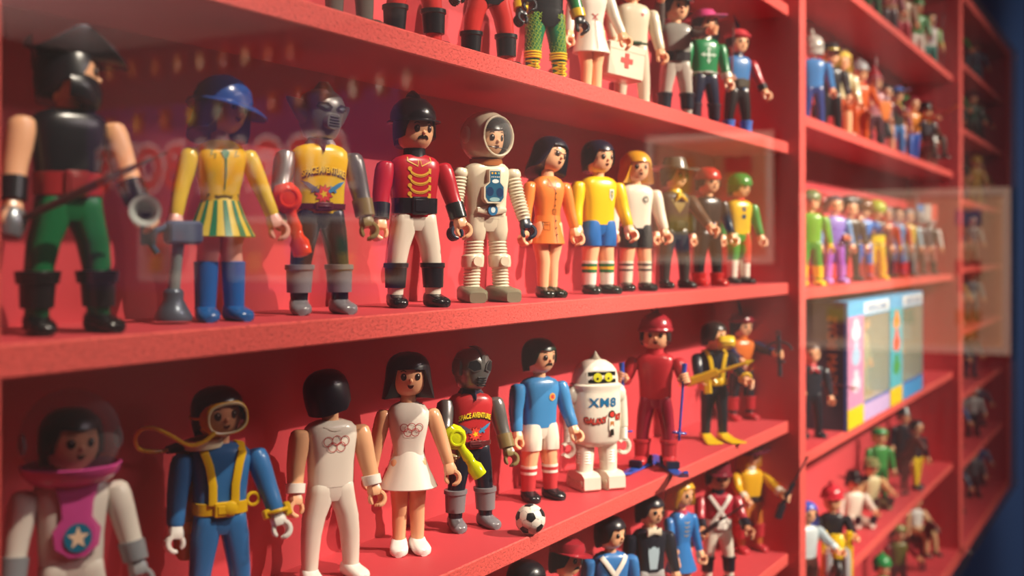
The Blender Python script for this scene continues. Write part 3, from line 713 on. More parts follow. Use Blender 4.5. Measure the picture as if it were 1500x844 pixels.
held(P, -1, None, 'sabre', 'brown curved sabre with grey guard in the pirate figure hand', 'sword', None, rot=(0, 18, 40), parts=[('blade', mb, mat('#4a2c2a', .35)), ('guard', g1, mat('#8d9298', .3, .6)), ('grip', g2, mat('#30262a', .4))])
b1 = MB(); tube(b1, [(0, 8, -2), (0, 0, 0), (0, -13, 2)], [2.4, 2.2, 2.2], 12); rodbox(b1, (0, 8, -2), (0, 10, -10), 3.2, 3.6)
b2 = MB(); S = [((0, -13, 2), 3.0), ((0, -17, 2.3), 4.2), ((0, -19, 2.5), 6.2), ((0, -19.6, 2.5), 6.2), ((0, -19.2, 2.5), 4.6), ((0, -12, 2), 2.2)]
loft(b2, [(c, (r, 0, 0), (0, 0, -r), 2) for c, r in S], 22)
held(P, 1, None, 'blunderbuss', 'blue grey toy blunderbuss with pale flared muzzle aimed outward', 'gun', None, rot=(0, 0, -28), off=(0, -3, 0), parts=[('stock', b1, mat('#3c4454', .3)), ('muzzle', b2, mat('#c8cfc8', .3))])
# 2 girl in striped dress
M = place(322, .034, B_, 18)
P = figure('girl toy figure in yellow and green striped dress with blue bonnet', M, .965, female=True, top='#e8bc2c', sleeve='#e8c23a', skin='#e6a99a', shoe='#1a5a9c', hair='#1b2a5c', hs='bob', yaw=30, tilt=12,
           hatk='bonnet', hatc='#1d4c96', skirt=('#e0c447', 60, 41, 9.2, 17.5), armL=(4, 11, 4), armR=(4, 16, 4), stance=13)
for sd in (-1, 1):
    mb = MB(); zl(mb, [(6, 5.0, 5.4, sd*7.2, 0), (29, 6.0, 6.2, sd*6.7, 0), (29.4, 5, 5.2, sd*6.7, 0)], 20); P['B']('long_sock', mb, '#1c62ae', P['leg%d' % sd])
f = P['surf']
for k in range(14):
    a = 2*PI*k/14; mb = MB(); vs = []
    for z, r in ((59, 9.5), (50, 13.0), (41.4, 17.4)):
        for da in (-.09, .09):
            aa = a+da*(1.0 if z > 55 else 1.15); vs.append((r*1.02*math.sin(aa), -r*.8*1.03*math.cos(aa), z))
    mb.add(vs, [(0, 1, 3, 2), (2, 3, 5, 4)]); P['B']('skirt_stripe', mb, '#1c7a50', P['skirt'])
decal(P, 'waist_print', '#6e5a1c', lambda m, fn: (strip(m, [(-8, 61), (-3, 60.2), (0, 60), (3, 60.2), (8, 61)], [2.6, 2, 3.4, 2, 2.6], fn)))
decal(P, 'neck_print', '#1c7a50', lambda m, fn: (fan(m, [(0, 84), (2.2, 82.5), (1.4, 80), (0, 78.5), (-1.4, 80), (-2.2, 82.5)], fn), strip(m, [(-6, 83.5), (-7, 81), (-4.6, 81.2), (-5.4, 79)], .6, fn), strip(m, [(6, 83.5), (4.6, 80), (7, 81)], .6, fn), strip(m, [(0, 79), (.3, 72), (0, 64)], [1.2, .8, .5], fn)))
h1 = MB(); lathe(h1, [(-42, 8.6), (-40, 8.8), (-36, 6.6), (-32, 4.6), (-29, 4.8), (-28, 4.6), (-27, 3.6)], 20)
h2 = MB(); tube(h2, [(0, 0, -28), (1, -1, -16), (2, -2, -4)], [3.0, 2.6, 2.8], 12)
h3 = MB(); box(h3, -4, 12, -8, 4, -6, 5, 2); tube(h3, [(-4, -2, 2), (-9, -2, 0), (-11, -2, -6), (-8, -1, -10)], 1.6, 8)
held(P, -1, None, 'toy_siphon', 'grey blue flared toy pipe hanging from the yellow dress girl hand', 'toy accessory', None, off=(-1, -4, 0), parts=[('bell', h1, mat('#56606e', .3, .3)), ('tube', h2, mat('#7f8a86', .35)), ('handle', h3, mat('#4a5a78', .35))])

# robot-like space men
def space_deco(P, shirt_dark='#5a1d22'):
    text_on(P, 'lettering_shadow', 'SPACE AVENTURE', 2.95, .35, 73.3, '#3a1a14', .30, arc=.018, bold=.07, sx=.97, sz=1.75)
    text_on(P, 'lettering', 'SPACE AVENTURE', 2.85, 0, 74.2, '#f6d42c', .5, arc=.018, bold=.03, sz=1.65)
    def star(m, fn, R0, R1, n, cx=0, cy=63): fan(m, [(cx+(R0 if i % 2 else R1)*math.cos(PI*i/n), cy+(R0 if i % 2 else R1)*math.sin(PI*i/n)) for i in range(2*n)], fn, c=(cx, cy))
    decal(P, 'burst_outline', '#6a1a16', lambda m, fn: star(m, fn, 5.4, 3.6, 11), .30)
    decal(P, 'burst', '#e2463a', lambda m, fn: star(m, fn, 4.9, 3.2, 11), .42)
    decal(P, 'burst_centre', '#f0c828', lambda m, fn: star(m, fn, 2.2, 1.0, 5), .52)
    for sd, c in ((-1, '#5d5568'), (1, '#3f86b4')):
        q = lambda t, w_: (sd*(2.6+t*.84), 64+t*.54)
        decal(P, 'rocket', c, lambda m, fn: (strip(m, [(sd*2.6, 64), (sd*5, 65.6), (sd*9, 68.2), (sd*11.6, 69.8)], [1.6, 2.4, 2.0, .2], fn), strip(m, [(sd*3.4, 67.2), (sd*6.6, 63.8)], [.4, 1.2], fn)), .5)
def spiky_collar(P, c):
    mb = MB(); n = 24; vs = []; fs = []
    for i in range(n):
        a = 2*PI*i/n; r = 5.6; vs.append((r*math.sin(a), -r*math.cos(a)*.95, 94))
    for i in range(n):
        a = 2*PI*i/n; k = (i % 4 == 0); r = 12.5 if k else 8.4; z = 84.8 if k else 88.6; vs.append((r*math.sin(a), -r*.72*math.cos(a)-(.6 if k else 0), z))
    for i in range(n):
        a = 2*PI*i/n; vs.append((4.5*math.sin(a), -4.5*math.cos(a), 86))
    for i in range(n):
        k = (i+1) % n; fs += [(i, n+i, n+k, k), (n+i, 2*n+i, 2*n+k, n+k)]
    mb.add(vs, fs); P['B']('collar', mb, c)
def silverman(label, px, y, shelf, psi, top, collarc, kind, yaw, **kw):
    M = place(px, y, shelf, psi)
    P = figure(label, M, 1.0, top=top, sleeve='#7d7a78', smetal=.55, leg='#1b1e2a', shoe='#77747a', boots='#7b787c', bootz=26, bootr=7.4, cuff='#86734a', cuffz=9, glove='#86734a', belt=('#5a2226', 3, '#5a2226'), nohead=True, **kw)
    B = P['B']; Hm = hmat(yaw, 4, 0); sil = mat('#85837f', .3, .6); dk = mat('#1f2226', .35)
    mb = MB(); zl(mb, [(92, 5.5, 6), (93.4, 8, 8.6), (97, 9.6, 10.4), (101, 11.2, 11.2), (106, 12.3, 12.2), (111, 11.9, 12), (115, 10, 10.4), (118, 6, 6.4), (119, 1, 1)], 24, 2.2)
    mb.xf(Hm); hd = build('head', mb, sil, P['root'], scale=P['s'])
    def hb(nm, mb, m): mb.xf(Hm); return build(nm, mb, m, hd, scale=P['s'])
    if kind == 'crest':
        mb = MB(); loft(mb, [((0, y_, z), (1.7, 0, 0), (0, 0, h), 3) for y_, z, h in ((-10.5, 112, .8), (-8.5, 116, 2.4), (-4, 120, 2.6), (2, 121, 2.2), (8, 117, 2.0), (12, 110, 1.2))], 8); hb('crest', mb, sil)
        for sd in (-1, 1):
            mb = MB(); loft(mb, [((sd*11, 0, 105), (0, 4.5, 0), (0, 0, 6.5), 2.4), ((sd*14, 1, 107), (0, 3.6, 0), (0, 0, 5.2), 2.4), ((sd*19, 2.5, 111), (0, 1.2, 0), (0, 0, 1.6), 2.4), ((sd*20, 3, 112), (0, .3, 0), (0, 0, .4), 2.4)], 10); hb('ear_fin', mb, sil)
            mb = MB(); fan(mb, [(sd*1.2, 108), (sd*4, 110.2), (sd*8.5, 110), (sd*9.6, 107.6), (sd*5, 106.2), (sd*2, 106.4)], lambda x, z: (x, -12.45*(1-(abs(x)/13)**2.2)**.45-.25, z)); hb('eye_visor', mb, dk)
            mb = MB(); fan(mb, [(sd*3, 107.8), (sd*5.5, 109), (sd*8, 108.5), (sd*5, 107)], lambda x, z: (x, -12.45*(1-(abs(x)/13)**2.2)**.45-.4, z)); hb('eye', mb, mat('#8d9aa0', .15, .6))
        mb = MB(); loft(mb, [((0, -10.4, 101.5), (5.4, 0, 0), (0, 0, -5.0), 3), ((0, -12.8, 100.6), (4.2, 0, 0), (0, 0, -3.9), 3)], 12); hb('mouth_guard', mb, sil)
        for k in range(4):
            mb = MB(); box(mb, -3.2+.15*k, 3.2-.15*k, -13.3, -12.6, 98.0+k*1.5, 98.7+k*1.5, .2); hb('grille_slot', mb, dk)
    else:
        mb = MB(); loft(mb, [((0, y_, z), (1.5, 0, 0), (0, 0, h), 3) for y_, z, h in ((-11.9, 107, 2), (-12.0, 113, 2.4), (-7.5, 118, 1.8), (-3, 120, 1.0), (2, 120, .5))], 8); hb('crest', mb, sil)
        for sd in (-1, 1):
            mb = MB(); fan(mb, [(sd*1.8, 105.5), (sd*2.6, 109.5), (sd*6, 112), (sd*10, 110.5), (sd*10.6, 106.5), (sd*7, 104)], lambda x, z: (x, -12.4*(1-(abs(x)/13)**2.2)**.45-.3, z)); hb('eye_visor', mb, dk)
            mb = MB(); strip(mb, [(sd*1.8, 105.5), (sd*2.6, 109.5), (sd*6, 112), (sd*10, 110.5), (sd*10.6, 106.5), (sd*7, 104), (sd*1.8, 105.5)], .7, lambda x, z: (x, -12.4*(1-(abs(x)/13)**2.2)**.45-.5, z)); hb('visor_rim', mb, sil)
            mb = MB(); zl(mb, [(101, 2.0, 3.6, sd*11.6, 0), (104, 2.6, 4.6, sd*11.8, 0), (109, 2.6, 4.6, sd*11.8, 0), (112, 1.8, 3.4, sd*11.4, 0)], 10, 3); hb('ear_cover', mb, sil)
        for k in range(4):
            mb = MB(); box(mb, -3.4, 3.4, -11.8, -10.2, 94.6+k*1.7, 95.4+k*1.7, .2); hb('grille_slot', mb, dk)
    mb = MB(); zl(mb, [(88, 5.6, 5.4), (93, 5.2, 5.2)], 14); B('neck_tube', mb, '#26262a')
    spiky_collar(P, collarc); space_deco(P)
    return P
# 3
P = silverman('silver masked space figure in yellow lettered vest with finned ears', 468, .033, B_, 16, '#e8be1e', '#5c2024', 'crest', 18, armL=(14, 6, 22), armR=(4, 6, 6))
def raygun(c):
    m = clear(c, .12, .55)
    a = MB(); lathe(a, [(-2, 3), (1, 6.4), (5, 8.0), (9, 7.2), (13, 4.4)], 16, sy=.6); torus(a, (0, -4.4, 5), 4.6, .9, 'y', 16, 6); b = MB(); lathe(b, [(-12, 3.0), (-10, 3.6), (-4, 2.6), (2, 3.4)], 12); c_ = MB(); lathe(c_, [(-25, 1.5), (-24, 4.8), (-17.5, 5.0), (-14.5, 3.2), (-12, 3.2)], 14); d = MB(); tube(d, [(0, 3, 4), (0, 8, 1)], [2.2, 2.0], 8)
    return [('gun_body', a, m), ('gun_barrel', b, m), ('gun_muzzle', c_, m), ('gun_handle', d, m)]
held(P, -1, None, 'toy_ray_gun', 'translucent orange ray gun held by the yellow vest space figure', 'toy gun', None, off=(2, -6, 3), rot=(-8, -14, 0), parts=raygun('#f2452a'))
# 4 guard
M = place(607, .034, B_, 22)
P = figure('guardsman toy figure in red braided tunic with black combed helmet', M, 1.01, top='#b3202e', sleeve='#b3202e', leg='#ded3c2', shoe='#16161a', boots='#15181f', bootz=26, bootr=7.0, cuff='#17201f', cuffz=9,
           belt=('#191a1f', 9, '#1b1c22'), yaw=8, must=True, hair='#1c1c28', hs='short', hatk='helmet', hatc='#17171b', collar='#17181c', armL=(4, 5, 6), armR=(6, 10, 8), stance=12)
G_ = '#d8a23a'
decal(P, 'tunic_collar', G_, lambda m, fn: (strip(m, [(-7, 88), (-7.4, 85.6), (-1.2, 82.6), (-.6, 86)], .7, fn), strip(m, [(7, 88), (7.4, 85.6), (1.2, 82.6), (.6, 86)], .7, fn)))
for k in range(4):
    z = 79.5-4.9*k
    decal(P, 'braid', G_, lambda m, fn: (strip(m, arcp(0, z+2.2, 6.4, 200, 340, 10, 4.4), 1.0, fn), strip(m, arcp(0, z+1.2, 6.4, 205, 335, 10, 4.4), .35, fn), fan(m, ell(-6.2, z+1.6, 1.3, 1.3, 10), fn), fan(m, [(5.4, z+2), (7.2, z+1.8), (7, z-1.4), (5.8, z-1)], fn)))
# 5 astronaut
M = place(712, .034, B_, 24)
CR = '#d9cdb4'
P = figure('white ribbed suit astronaut toy figure in open round helmet', M, 1.03, top=CR, sleeve=CR, leg=CR, shoe='#7d7868', glove='#1e2a3c', ribs=True, yaw=18, hair='#1c1614', hs='male2', armL=(4, 5, 8), armR=(6, 7, 8), stance=10.5, noshoe=True)
for sd in (-1, 1):
    mb = MB(); S = [((0, y, h/2), (hw, 0, 0), (0, 0, h/2), 4) for y, hw, h in ((9, 5, 8.5), (8, 7.2, 10.6), (0, 7.8, 11), (-6, 7.8, 9.6), (-13, 7.4, 8.6), (-16, 5.4, 6.6))]; loft(mb, S, 16); mb.xf(Matrix.Translation((sd*10.6, 0, 0)) @ Matrix.Rotation(sd*.12, 4, 'Z')); P['B']('space_boot', mb, '#77735f', P['leg%d' % sd])
    mb = MB(); zl(mb, [(24.5, 2.6, 2.6), (26, 3.2, 3.2), (27.2, 3.0, 3.0)], 12); mb.xf(Matrix.Translation((sd*9.4, -7.6+24, 26)) @ Matrix.Rotation(PI/2, 4, 'X') @ Matrix.Translation((0, 0, -2))); P['B']('knee_disc', mb, CR, P['leg%d' % sd])
def shell(R, c, a0, a1, n=28, m=12, th=1.0, inner=True):
    mb = MB(); rows = []
    for j in range(m+1):
        a = math.radians(a0+(a1-a0)*j/m); rows.append((c[1]-R*math.cos(a)*-1, R*math.sin(a)))
    S = [((c[0], y, c[2]), (max(.02, r), 0, 0), (0, 0, max(.02, r)), 2) for y, r in rows]
    if inner:
        S += [((c[0], c[1]+(y-c[1])*(R-th)/R, c[2]), (max(.02, r*(R-th)/R), 0, 0), (0, 0, max(.02, r*(R-th)/R)), 2) for y, r in reversed(rows)]
    loft(mb, S, n, cap=False); return mb
Hm = hmat(18, 4, 0); hc = (0, 1, 105.5)
mb = shell(17, hc, 2, 133); mb.xf(Hm); hl = P['B']('helmet', mb, mat('#c9bca4', .25), P['head'])
mb = shell(17.2, hc, 133, 178, inner=False); mb.xf(Hm); P['B']('helmet_visor', mb, clear('#eef0f0', .03, .02, .22), hl)
mb = MB(); torus(mb, (0, 1-17*math.cos(math.radians(47)), 105.5), 12.5, .9, 'y', 28, 8); mb.xf(Hm); P['B']('helmet_rim', mb, '#c4b79e', hl)
for sd in (-1, 1):
    mb = MB(); ellip(mb, (sd*16.5, 2, 105), 2.2, 4.6, 5.6, 14, 8); mb.xf(Hm); P['B']('ear_disc', mb, '#c9bca4', hl)
mb = MB(); tube(mb, [Vector((11.5*math.sin(math.radians(t)), -12.4*math.cos(math.radians(t))-1.5, 99.5-2.0*math.cos(math.radians(t)))) for t in range(-95, 96, 10)], .35, 6); mb.xf(Hm); P['B']('microphone_wire', mb, '#22201e', hl)
mb = MB(); zl(mb, [(87, 10.5, 8.5), (89.5, 11, 9), (91, 10.6, 9)], 24); P['B']('neck_ring', mb, '#a8643a')
mb = MB(); O = [(-3.6, 84), (4.4, 84), (4.4, 76), (7.2, 73), (7.2, 65.5), (5, 62.6), (-5, 62.6), (-7.2, 65.5), (-7.2, 73), (-3.6, 76)]
vs = [(x, -8.4, z) for x, z in O]+[(x, -13.2, z) for x, z in O]; n = len(O)
mb.add(vs, [tuple(range(n, 2*n))]+[(i, (i+1) % n, n+(i+1) % n, n+i) for i in range(n)]); mb.f[0] = tuple(mb.f[0]); cp = P['B']('chest_pack', mb, CR)
def cdec(nm, c, pts, off, cen=None): mb = MB(); fan(mb, pts, lambda x, z: (x, -13.2-off, z), c=cen); P['B'](nm, mb, c, cp)
cdec('panel_print', '#1f5c7c', [(p[0]*.86+.06, (p[1]-73)*.9+73) for p in O], .1, (0, 72))
cdec('dial', '#12365f', ell(-3.2, 70, 2.6, 3, 12), .2); cdec('dial', '#12365f', ell(3.6, 69.5, 2.4, 3, 12), .2); cdec('dial', '#dfe8e6', ell(.6, 76.5, 2.4, 1.3, 10), .2)
for x in (-1.6, .6, 2.8): cdec('lamp', '#e8b040' if x < 2 else '#7fb0a0', ell(x, 81.6, .7, .7, 8), .25)
for x in (-1.9, -.6, .7, 2.0, 3.1): cdec('key', '#e8e8dc', ell(x, 79.2, .4, .5, 4), .25)
cdec('dial', '#8fb8bc', ell(0, 65, 3.6, 1.4, 12), .2)
mb = MB(); loft(mb, [((x, -8.2, 58.5), (0, 1.6, 0), (0, 0, h), 2.4) for x, h in ((-10, 1.6), (-6, 2.6), (0, 3.6), (6, 2.6), (10, 1.6))], 10); bp_ = P['B']('belt_pack', mb, CR)
mb = MB(); zl(mb, [(0, 3.3, 3.6), (2, 3.3, 3.6)], 16); mb.xf(Matrix.Translation((0, -9, 58.5)) @ Matrix.Rotation(PI/2, 4, 'X')); P['B']('buckle_disc', mb, '#2b6d9a', bp_)
mb = MB(); fan(mb, ell(0, 58.5, 1.6, 1.9, 8), lambda x, z: (x, -11.1, z)); P['B']('buckle_print', mb, '#cfe0e4', bp_)
mb = MB(); box(mb, -11, 11, 8, 15, 60, 86, 2); P['B']('backpack', mb, CR)
# 6 woman in orange coat
M = place(802, .034, B_, 30)
O6 = '#e8803a'
P = figure('woman toy figure in orange belted coat with glasses and dark hair', M, .99, female=True, top=O6, sleeve=O6, shoe='#182018', hair='#17182a', hs='side', yaw=20, tilt=14, skirt=(O6, 60, 39, 9.8, 13.6), armL=(2, 6, 6), armR=(2, 7, 6), stance=7)
K = '#2a1c14'
decal(P, 'coat_seam', K, lambda m, fn: (strip(m, [(-3.5, 87), (-1.5, 83), (1.6, 78), (1.8, 60)], .35, fn), strip(m, [(3.5, 87), (2.6, 82), (1.4, 78)], .35, fn), strip(m, [(-3.4, 84), (-4.4, 81.5), (-1.6, 80)], .3, fn), strip(m, [(-8, 63.5), (8, 63.5)], .35, fn), strip(m, [(-8, 61.3), (8, 61.3)], .35, fn), strip(m, [(.4, 64.4), (3, 64.4), (3, 60.4), (.4, 60.4), (.4, 64.4)], .4, fn)))
for z in (76, 71.5, 67): decal(P, 'button', K, lambda m, fn: fan(m, ell(2.2, z, .55, .55, 8), fn))
sk = lambda x, z: (x, -(9.8+3.8*(60-z)/21)*.8*(1-min(.98, abs(x)/(9.8+3.8*(60-z)/21))**2)**.5-.35, z)
for nm, pts, w_ in (('coat_seam', [(1.8, 60), (2.0, 40)], .35), ('pocket', [(-8, 55), (-3, 55), (-3.2, 49), (-7.4, 49.5), (-8, 55), (-7.6, 53.4), (-3, 53)], .35)):
    mb = MB(); strip(mb, pts, w_, sk); P['B'](nm, mb, K, P['skirt'])
for z in (56, 51, 46):
    mb = MB(); fan(mb, ell(2.4, z, .6, .6, 8), sk); P['B']('button', mb, K, P['skirt'])
mb = MB()
for sd in (-1, 1): strip(mb, [(sd*1.4, 105.6), (sd*7.2, 106.6), (sd*6.6, 103.2), (sd*2.6, 102.8), (sd*1.4, 105.6)], .5, lambda x, z: hpt(x, z, .5))
strip(mb, [(-1.4, 105.2), (1.4, 105.2)], .4, lambda x, z: hpt(x, z, .5)); mb.xf(P['H']); P['B']('glasses', mb, K, P['head'])
# 7, 8 footballers
M = place(876, .034, B_, 34)
P = figure('footballer toy figure in yellow shirt and blue shorts', M, 1.03, top='#eabb16', sleeve='#eabb16', shorts='#2565ad', leg='#2565ad', socks='#e6e0d2', shoe='#18201c', hair='#1c1d33', hs='male2', yaw=10, armL=(4, 4, 8), armR=(6, 5, 10), stance=8.2,
           stripes=[(21, 2.2, '#1f6b3a'), (18.8, 2.2, '#e0b824'), (16.4, 2.4, '#1f6b3a')])
decal(P, 'shirt_crest', '#e8e8d8', lambda m, fn: fan(m, [(5, 80), (9, 80), (9, 74), (7, 71), (5, 74)], fn))
decal(P, 'crest_centre', '#1f5f6a', lambda m, fn: fan(m, [(5.8, 78.8), (8.2, 78.8), (8.2, 74.6), (7, 72.4), (5.8, 74.6)], fn), .45)
decal(P, 'crest_cross', '#e0b824', lambda m, fn: (strip(m, [(7, 78.2), (7, 73.4)], .6, fn), strip(m, [(6, 76.4), (8, 76.4)], .6, fn)), .55)
M = place(931, .036, B_, 26)
P = figure('blond footballer toy figure in cream shirt and dark shorts', M, 1.005, top='#e4dac6', sleeve='#e4dac6', shorts='#26282a', leg='#26282a', socks='#ddd4bc', shoe='#1a1c1c', hair='#e0a024', hs='bob', yaw=2, armL=(4, 4, 8), armR=(6, 5, 8), stance=9,
           stripes=[(21.5, 1.6, '#2a2a2c'), (17, 1.6, '#2a2a2c')])
decal(P, 'shirt_crest', '#22262a', lambda m, fn: fan(m, ell(5.4, 77, 2.9, 3.1, 14), fn)); decal(P, 'crest_ring', '#e4dac6', lambda m, fn: strip(m, ell(5.4, 77, 2.1, 2.3, 14)+[(7.5, 77)], .35, fn), .45)
decal(P, 'crest_eagle', '#e4dac6', lambda m, fn: fan(m, [(4, 78), (5.4, 77.6), (6.8, 78), (6.2, 76.4), (5.4, 75.4), (4.6, 76.4)], fn), .45)
# 9 sheriff
M = place(988, .036, B_, 34)
P = figure('sheriff toy figure in brown jacket with yellow neckerchief and grey cowboy hat', M, .99, top='#4a3a2c', sleeve='#5b4434', leg='#3a3634', shoe='#1e1c1a', belt=('#2a2624', 6, '#3a342c'), hair='#2c2622', hs='male2', yaw=16, hatk='cowboy', hatc='#5a584e', armL=(4, 6, 6), armR=(30, 12, 8))
decal(P, 'vest_fringe', '#8a7434', lambda m, fn: fan(m, [(-9, 82), (9, 82), (4, 74), (0, 69), (-4, 74)], fn))
def bandana(P, c, z=88):
    mb = MB(); zl(mb, [(z-2, 8.4, 7.4), (z+1, 7.6, 7), (z+3.6, 6.4, 6)], 18); P['B']('neckerchief', mb, c)
    mb = MB(); tube(mb, [(0, -8, z), (-2, -10, z-4), (-5, -9.6, z-8)], [1.6, 2.2, .4], 6); tube(mb, [(0, -8, z), (3, -10, z-4), (8, -10, z-8)], [1.6, 2.4, .4], 6); P['B']('knot_end', mb, c)
bandana(P, '#e0b81c')
# 10 biker
M = place(1037, .036, B_, 36)
P = figure('racing driver toy figure in black suit with rainbow stripe and red cap', M, .98, top='#202022', sleeve='#202022', leg='#1c1c1e', shoe='#b0201e', hair='#2a2020', hs='short', yaw=6, hatk='bandana', hatc='#b52a24', armL=(4, 4, 6), armR=(6, 6, 10), boots='#b0201e', bootz=13)
for x, c in ((2.2, '#3b6fa8'), (3.4, '#e6dcc8'), (4.6, '#d87a2a')): decal(P, 'suit_stripe', c, lambda m, fn: strip(m, [(x, 87), (x, 58)], 1.1, fn))
# 11 clown
M = place(1082, .036, B_, 34)
P = figure('jester toy figure in yellow and green top, far right on its shelf', M, .98, top='#dcb41e', sleeve='#2f8a3c', leg='#2f8a3c', shoe='#1e201e', hair='#24302a', hs='male2', yaw=20, pitch=6, hatk='bandana', hatc='#2f7f3a', collar='#c8422a', socks='#e4dccc', armL=(4, 6, 6), armR=(6, 6, 6), stance=8)
mb = MB(); zl(mb, [(22, 5.6, 6.4, 7.9, 0), (36, 6.4, 7.2, 7.6, 0), (45, 7.1, 7.7, 7.2, 0), (54, 6.5, 7.7, 6.4, 0)], 16, 2.5); P['B']('red_trouser_leg', mb, '#c24030')
for z in (80, 72): decal(P, 'button', '#2a4a5c', lambda m, fn: fan(m, ell(1, z, 2.6, 2.8, 14), fn))

# ================================================================ fourth shelf (C)
# 1 astronaut in bubble helmet
M = place(104, .040, C_, 14)
W1 = '#d6cec2'
P = figure('astronaut toy figure in clear bubble helmet and pink star bib', M, 1.0, top=W1, sleeve=W1, leg=W1, shoe='#8a8a8c', cuff='#82868a', cuffz=8, glove='#9a9c9e', yaw=8, hair='#1b1616', hs='male2', armL=(4, 6, 6), armR=(4, 9, 6), boots='#8a8a8c')
mb = shell(20, (0, 0, 106), 1, 179, 36, 18, inner=False); P['B']('bubble_helmet', mb, clear('#e8e4e8', .02, .0, .22), P['head'])
for sd in (-1, 1):
    mb = MB(); ellip(mb, (sd*19.4, 0, 104), 1.6, 4.4, 4.4, 14, 8); P['B']('ear_disc', mb, clear('#b8b8b8', .1, .25), P['head'])
PK = clear('#d8509c', .1, .72)
mb = MB(); zl(mb, [(86, 13, 9.5), (88, 16.5, 13), (91, 19.5, 16.5), (94.5, 20.4, 17.8), (94.8, 19.6, 17), (91, 18.6, 15.6), (88.5, 15, 11.6)], 30); bb = P['B']('helmet_collar', mb, PK)
mb = MB(); O = [(-9, 88), (9, 88), (6.4, 80), (6, 74), (9.6, 69), (8.6, 62), (3, 58), (-3, 58), (-8.6, 62), (-9.6, 69), (-6, 74), (-6.4, 80)]
n = len(O); vs = [(0, -9.4, 72)]+[(x, -9.2+abs(x)*.06, z) for x, z in O]+[(x, -10.6+abs(x)*.06, z) for x, z in O]+[(0, -10.8, 72)]
mb.add(vs, [(2*n+1, 1+n+i, 1+n+(i+1) % n) for i in range(n)]+[(1+i, 1+(i+1) % n, 1+n+(i+1) % n, 1+n+i) for i in range(n)]); P['B']('bib', mb, PK, bb)
mb = MB(); fan(mb, ell(0, 66, 5.6, 6.0, 24), lambda x, z: (x, -11.1, z)); P['B']('star_badge', mb, '#1d6a88', bb)
mb = MB(); fan(mb, [((4.6 if i % 2 == 0 else 2)*math.sin(PI*i/5), 66+(4.9 if i % 2 == 0 else 2.1)*math.cos(PI*i/5)) for i in range(10)], lambda x, z: (x, -11.3, z), c=(0, 66)); P['B']('star', mb, '#e6c8a8', bb)
# 2 blue diver
M = place(322, .050, C_, 14)
P = figure('scuba diver toy figure in blue suit with yellow harness and mask', M, .99, top='#3570ac', sleeve='#3570ac', leg='#3570ac', shoe='#e8e4dc', glove='#ece8e0', hair='#17171c', hs='male2', yaw=8, tilt=-5, belt=('#e0b416', 6, '#e0b416'), armL=(4, 4, 6), armR=(10, 11, 8), stance=10.5, boots='#e8e4dc', bootz=20, bootr=6.6)
def harness(P, c, hoz=True):
    f = P['surf']
    for sd in (-1, 1):
        mb = MB(); pts = [(sd*5.5, 60.5), (sd*5.6, 70), (sd*7.4, 80), (sd*9.2, 85.6)]
        V = [Vector(f(x, z, .9)) for x, z in pts]+[Vector((sd*9.6, -2, 89.4)), Vector((sd*9.6, 4, 89)), Vector((sd*8.6, 8.6, 84)), Vector((sd*7.6, 9.2, 62))]
        tube(mb, V, 2.1, 8, flat=.35, up=(0, 1, 0), e=4); P['B']('harness_strap', mb, c)
    mb = MB(); zl(mb, [(0, 3.6, 3.6), (1.6, 3.4, 3.4), (2.2, 2.2, 2.2)], 18); mb.xf(Matrix.Translation((3, -8.8, 58.5)) @ Matrix.Rotation(PI/2, 4, 'X')); P['B']('belt_clasp', mb, c)
harness(P, '#e2b81a')
mb = MB(); torus(mb, (15.5, -4.5, 61), 3, .9, 'y', 16, 6); P['B']('belt_ring', mb, '#e2b81a')
def divemask(P, c, glassc='#b08878'):
    Hm = P['H']; rx, rz = 10.4, 7.6; vs = []; mb = MB()
    S = [((0, -5.0, 103.2), (rx+1.4, 0, 0), (0, 0, -rz-.6), 2.6), ((0, -10, 103.2), (rx+1.2, 0, 0), (0, 0, -rz-1), 2.6), ((0, -12.6, 103.2), (rx+.4, 0, 0), (0, 0, -rz-.4), 2.6), ((0, -12.9, 103.2), (rx-.3, 0, 0), (0, 0, -rz+.3), 2.6), ((0, -11, 103.2), (rx-.5, 0, 0), (0, 0, -rz+.5), 2.6)]
    loft(mb, S, 28, cap=False); mb.xf(Hm); mk = P['B']('mask', mb, c, P['head'])
    mb = MB(); loft(mb, [((0, -12.8, 103.2), (rx, 0, 0), (0, 0, -rz), 2.6), ((0, -13.4, 103.2), (rx-.3, 0, 0), (0, 0, -rz+.3), 2.6), ((0, -13.1, 103.2), (rx-1.0, 0, 0), (0, 0, -rz+1.0), 2.6)], 28, cap=False); mb.xf(Hm); P['B']('mask_rim', mb, '#d8cfa0', mk)
    mb = MB(); fan(mb, [(x, z) for x, z in ell(0, 103.2, rx-1, rz-1, 24)], lambda x, z: (x, -12.9, z)); mb.xf(Hm); P['B']('mask_lens', mb, clear('#e8d8d0', .05, .02, .2), mk)
    mb = MB(); torus(mb, (0, .8, 104), 12.9, .8, 'z', 28, 6, a0=math.radians(-42), a1=math.radians(222)); mb.xf(Hm); P['B']('mask_strap', mb, c, mk)
divemask(P, '#d8a818')
mb = MB(); zl(mb, [(88.2, 9.6, 8.8), (92.6, 9.9, 9.1), (92.8, 7.4, 6.8), (88.4, 7.2, 6.6)], 24); mb.xf(Matrix.Rotation(math.radians(-5), 4, 'Y')); P['B']('neck_ring', mb, '#e0d8b4')
mb = MB(); pts = [(-6, -15, 97), (-12, -16, 93), (-19, -16, 92), (-27, -14, 97), (-34, -11, 100.5), (-39, -7, 100), (-41, -2, 95), (-39, 2, 89.5), (-33, 5, 87), (-26, 7, 86.5), (-21, 9, 87)]
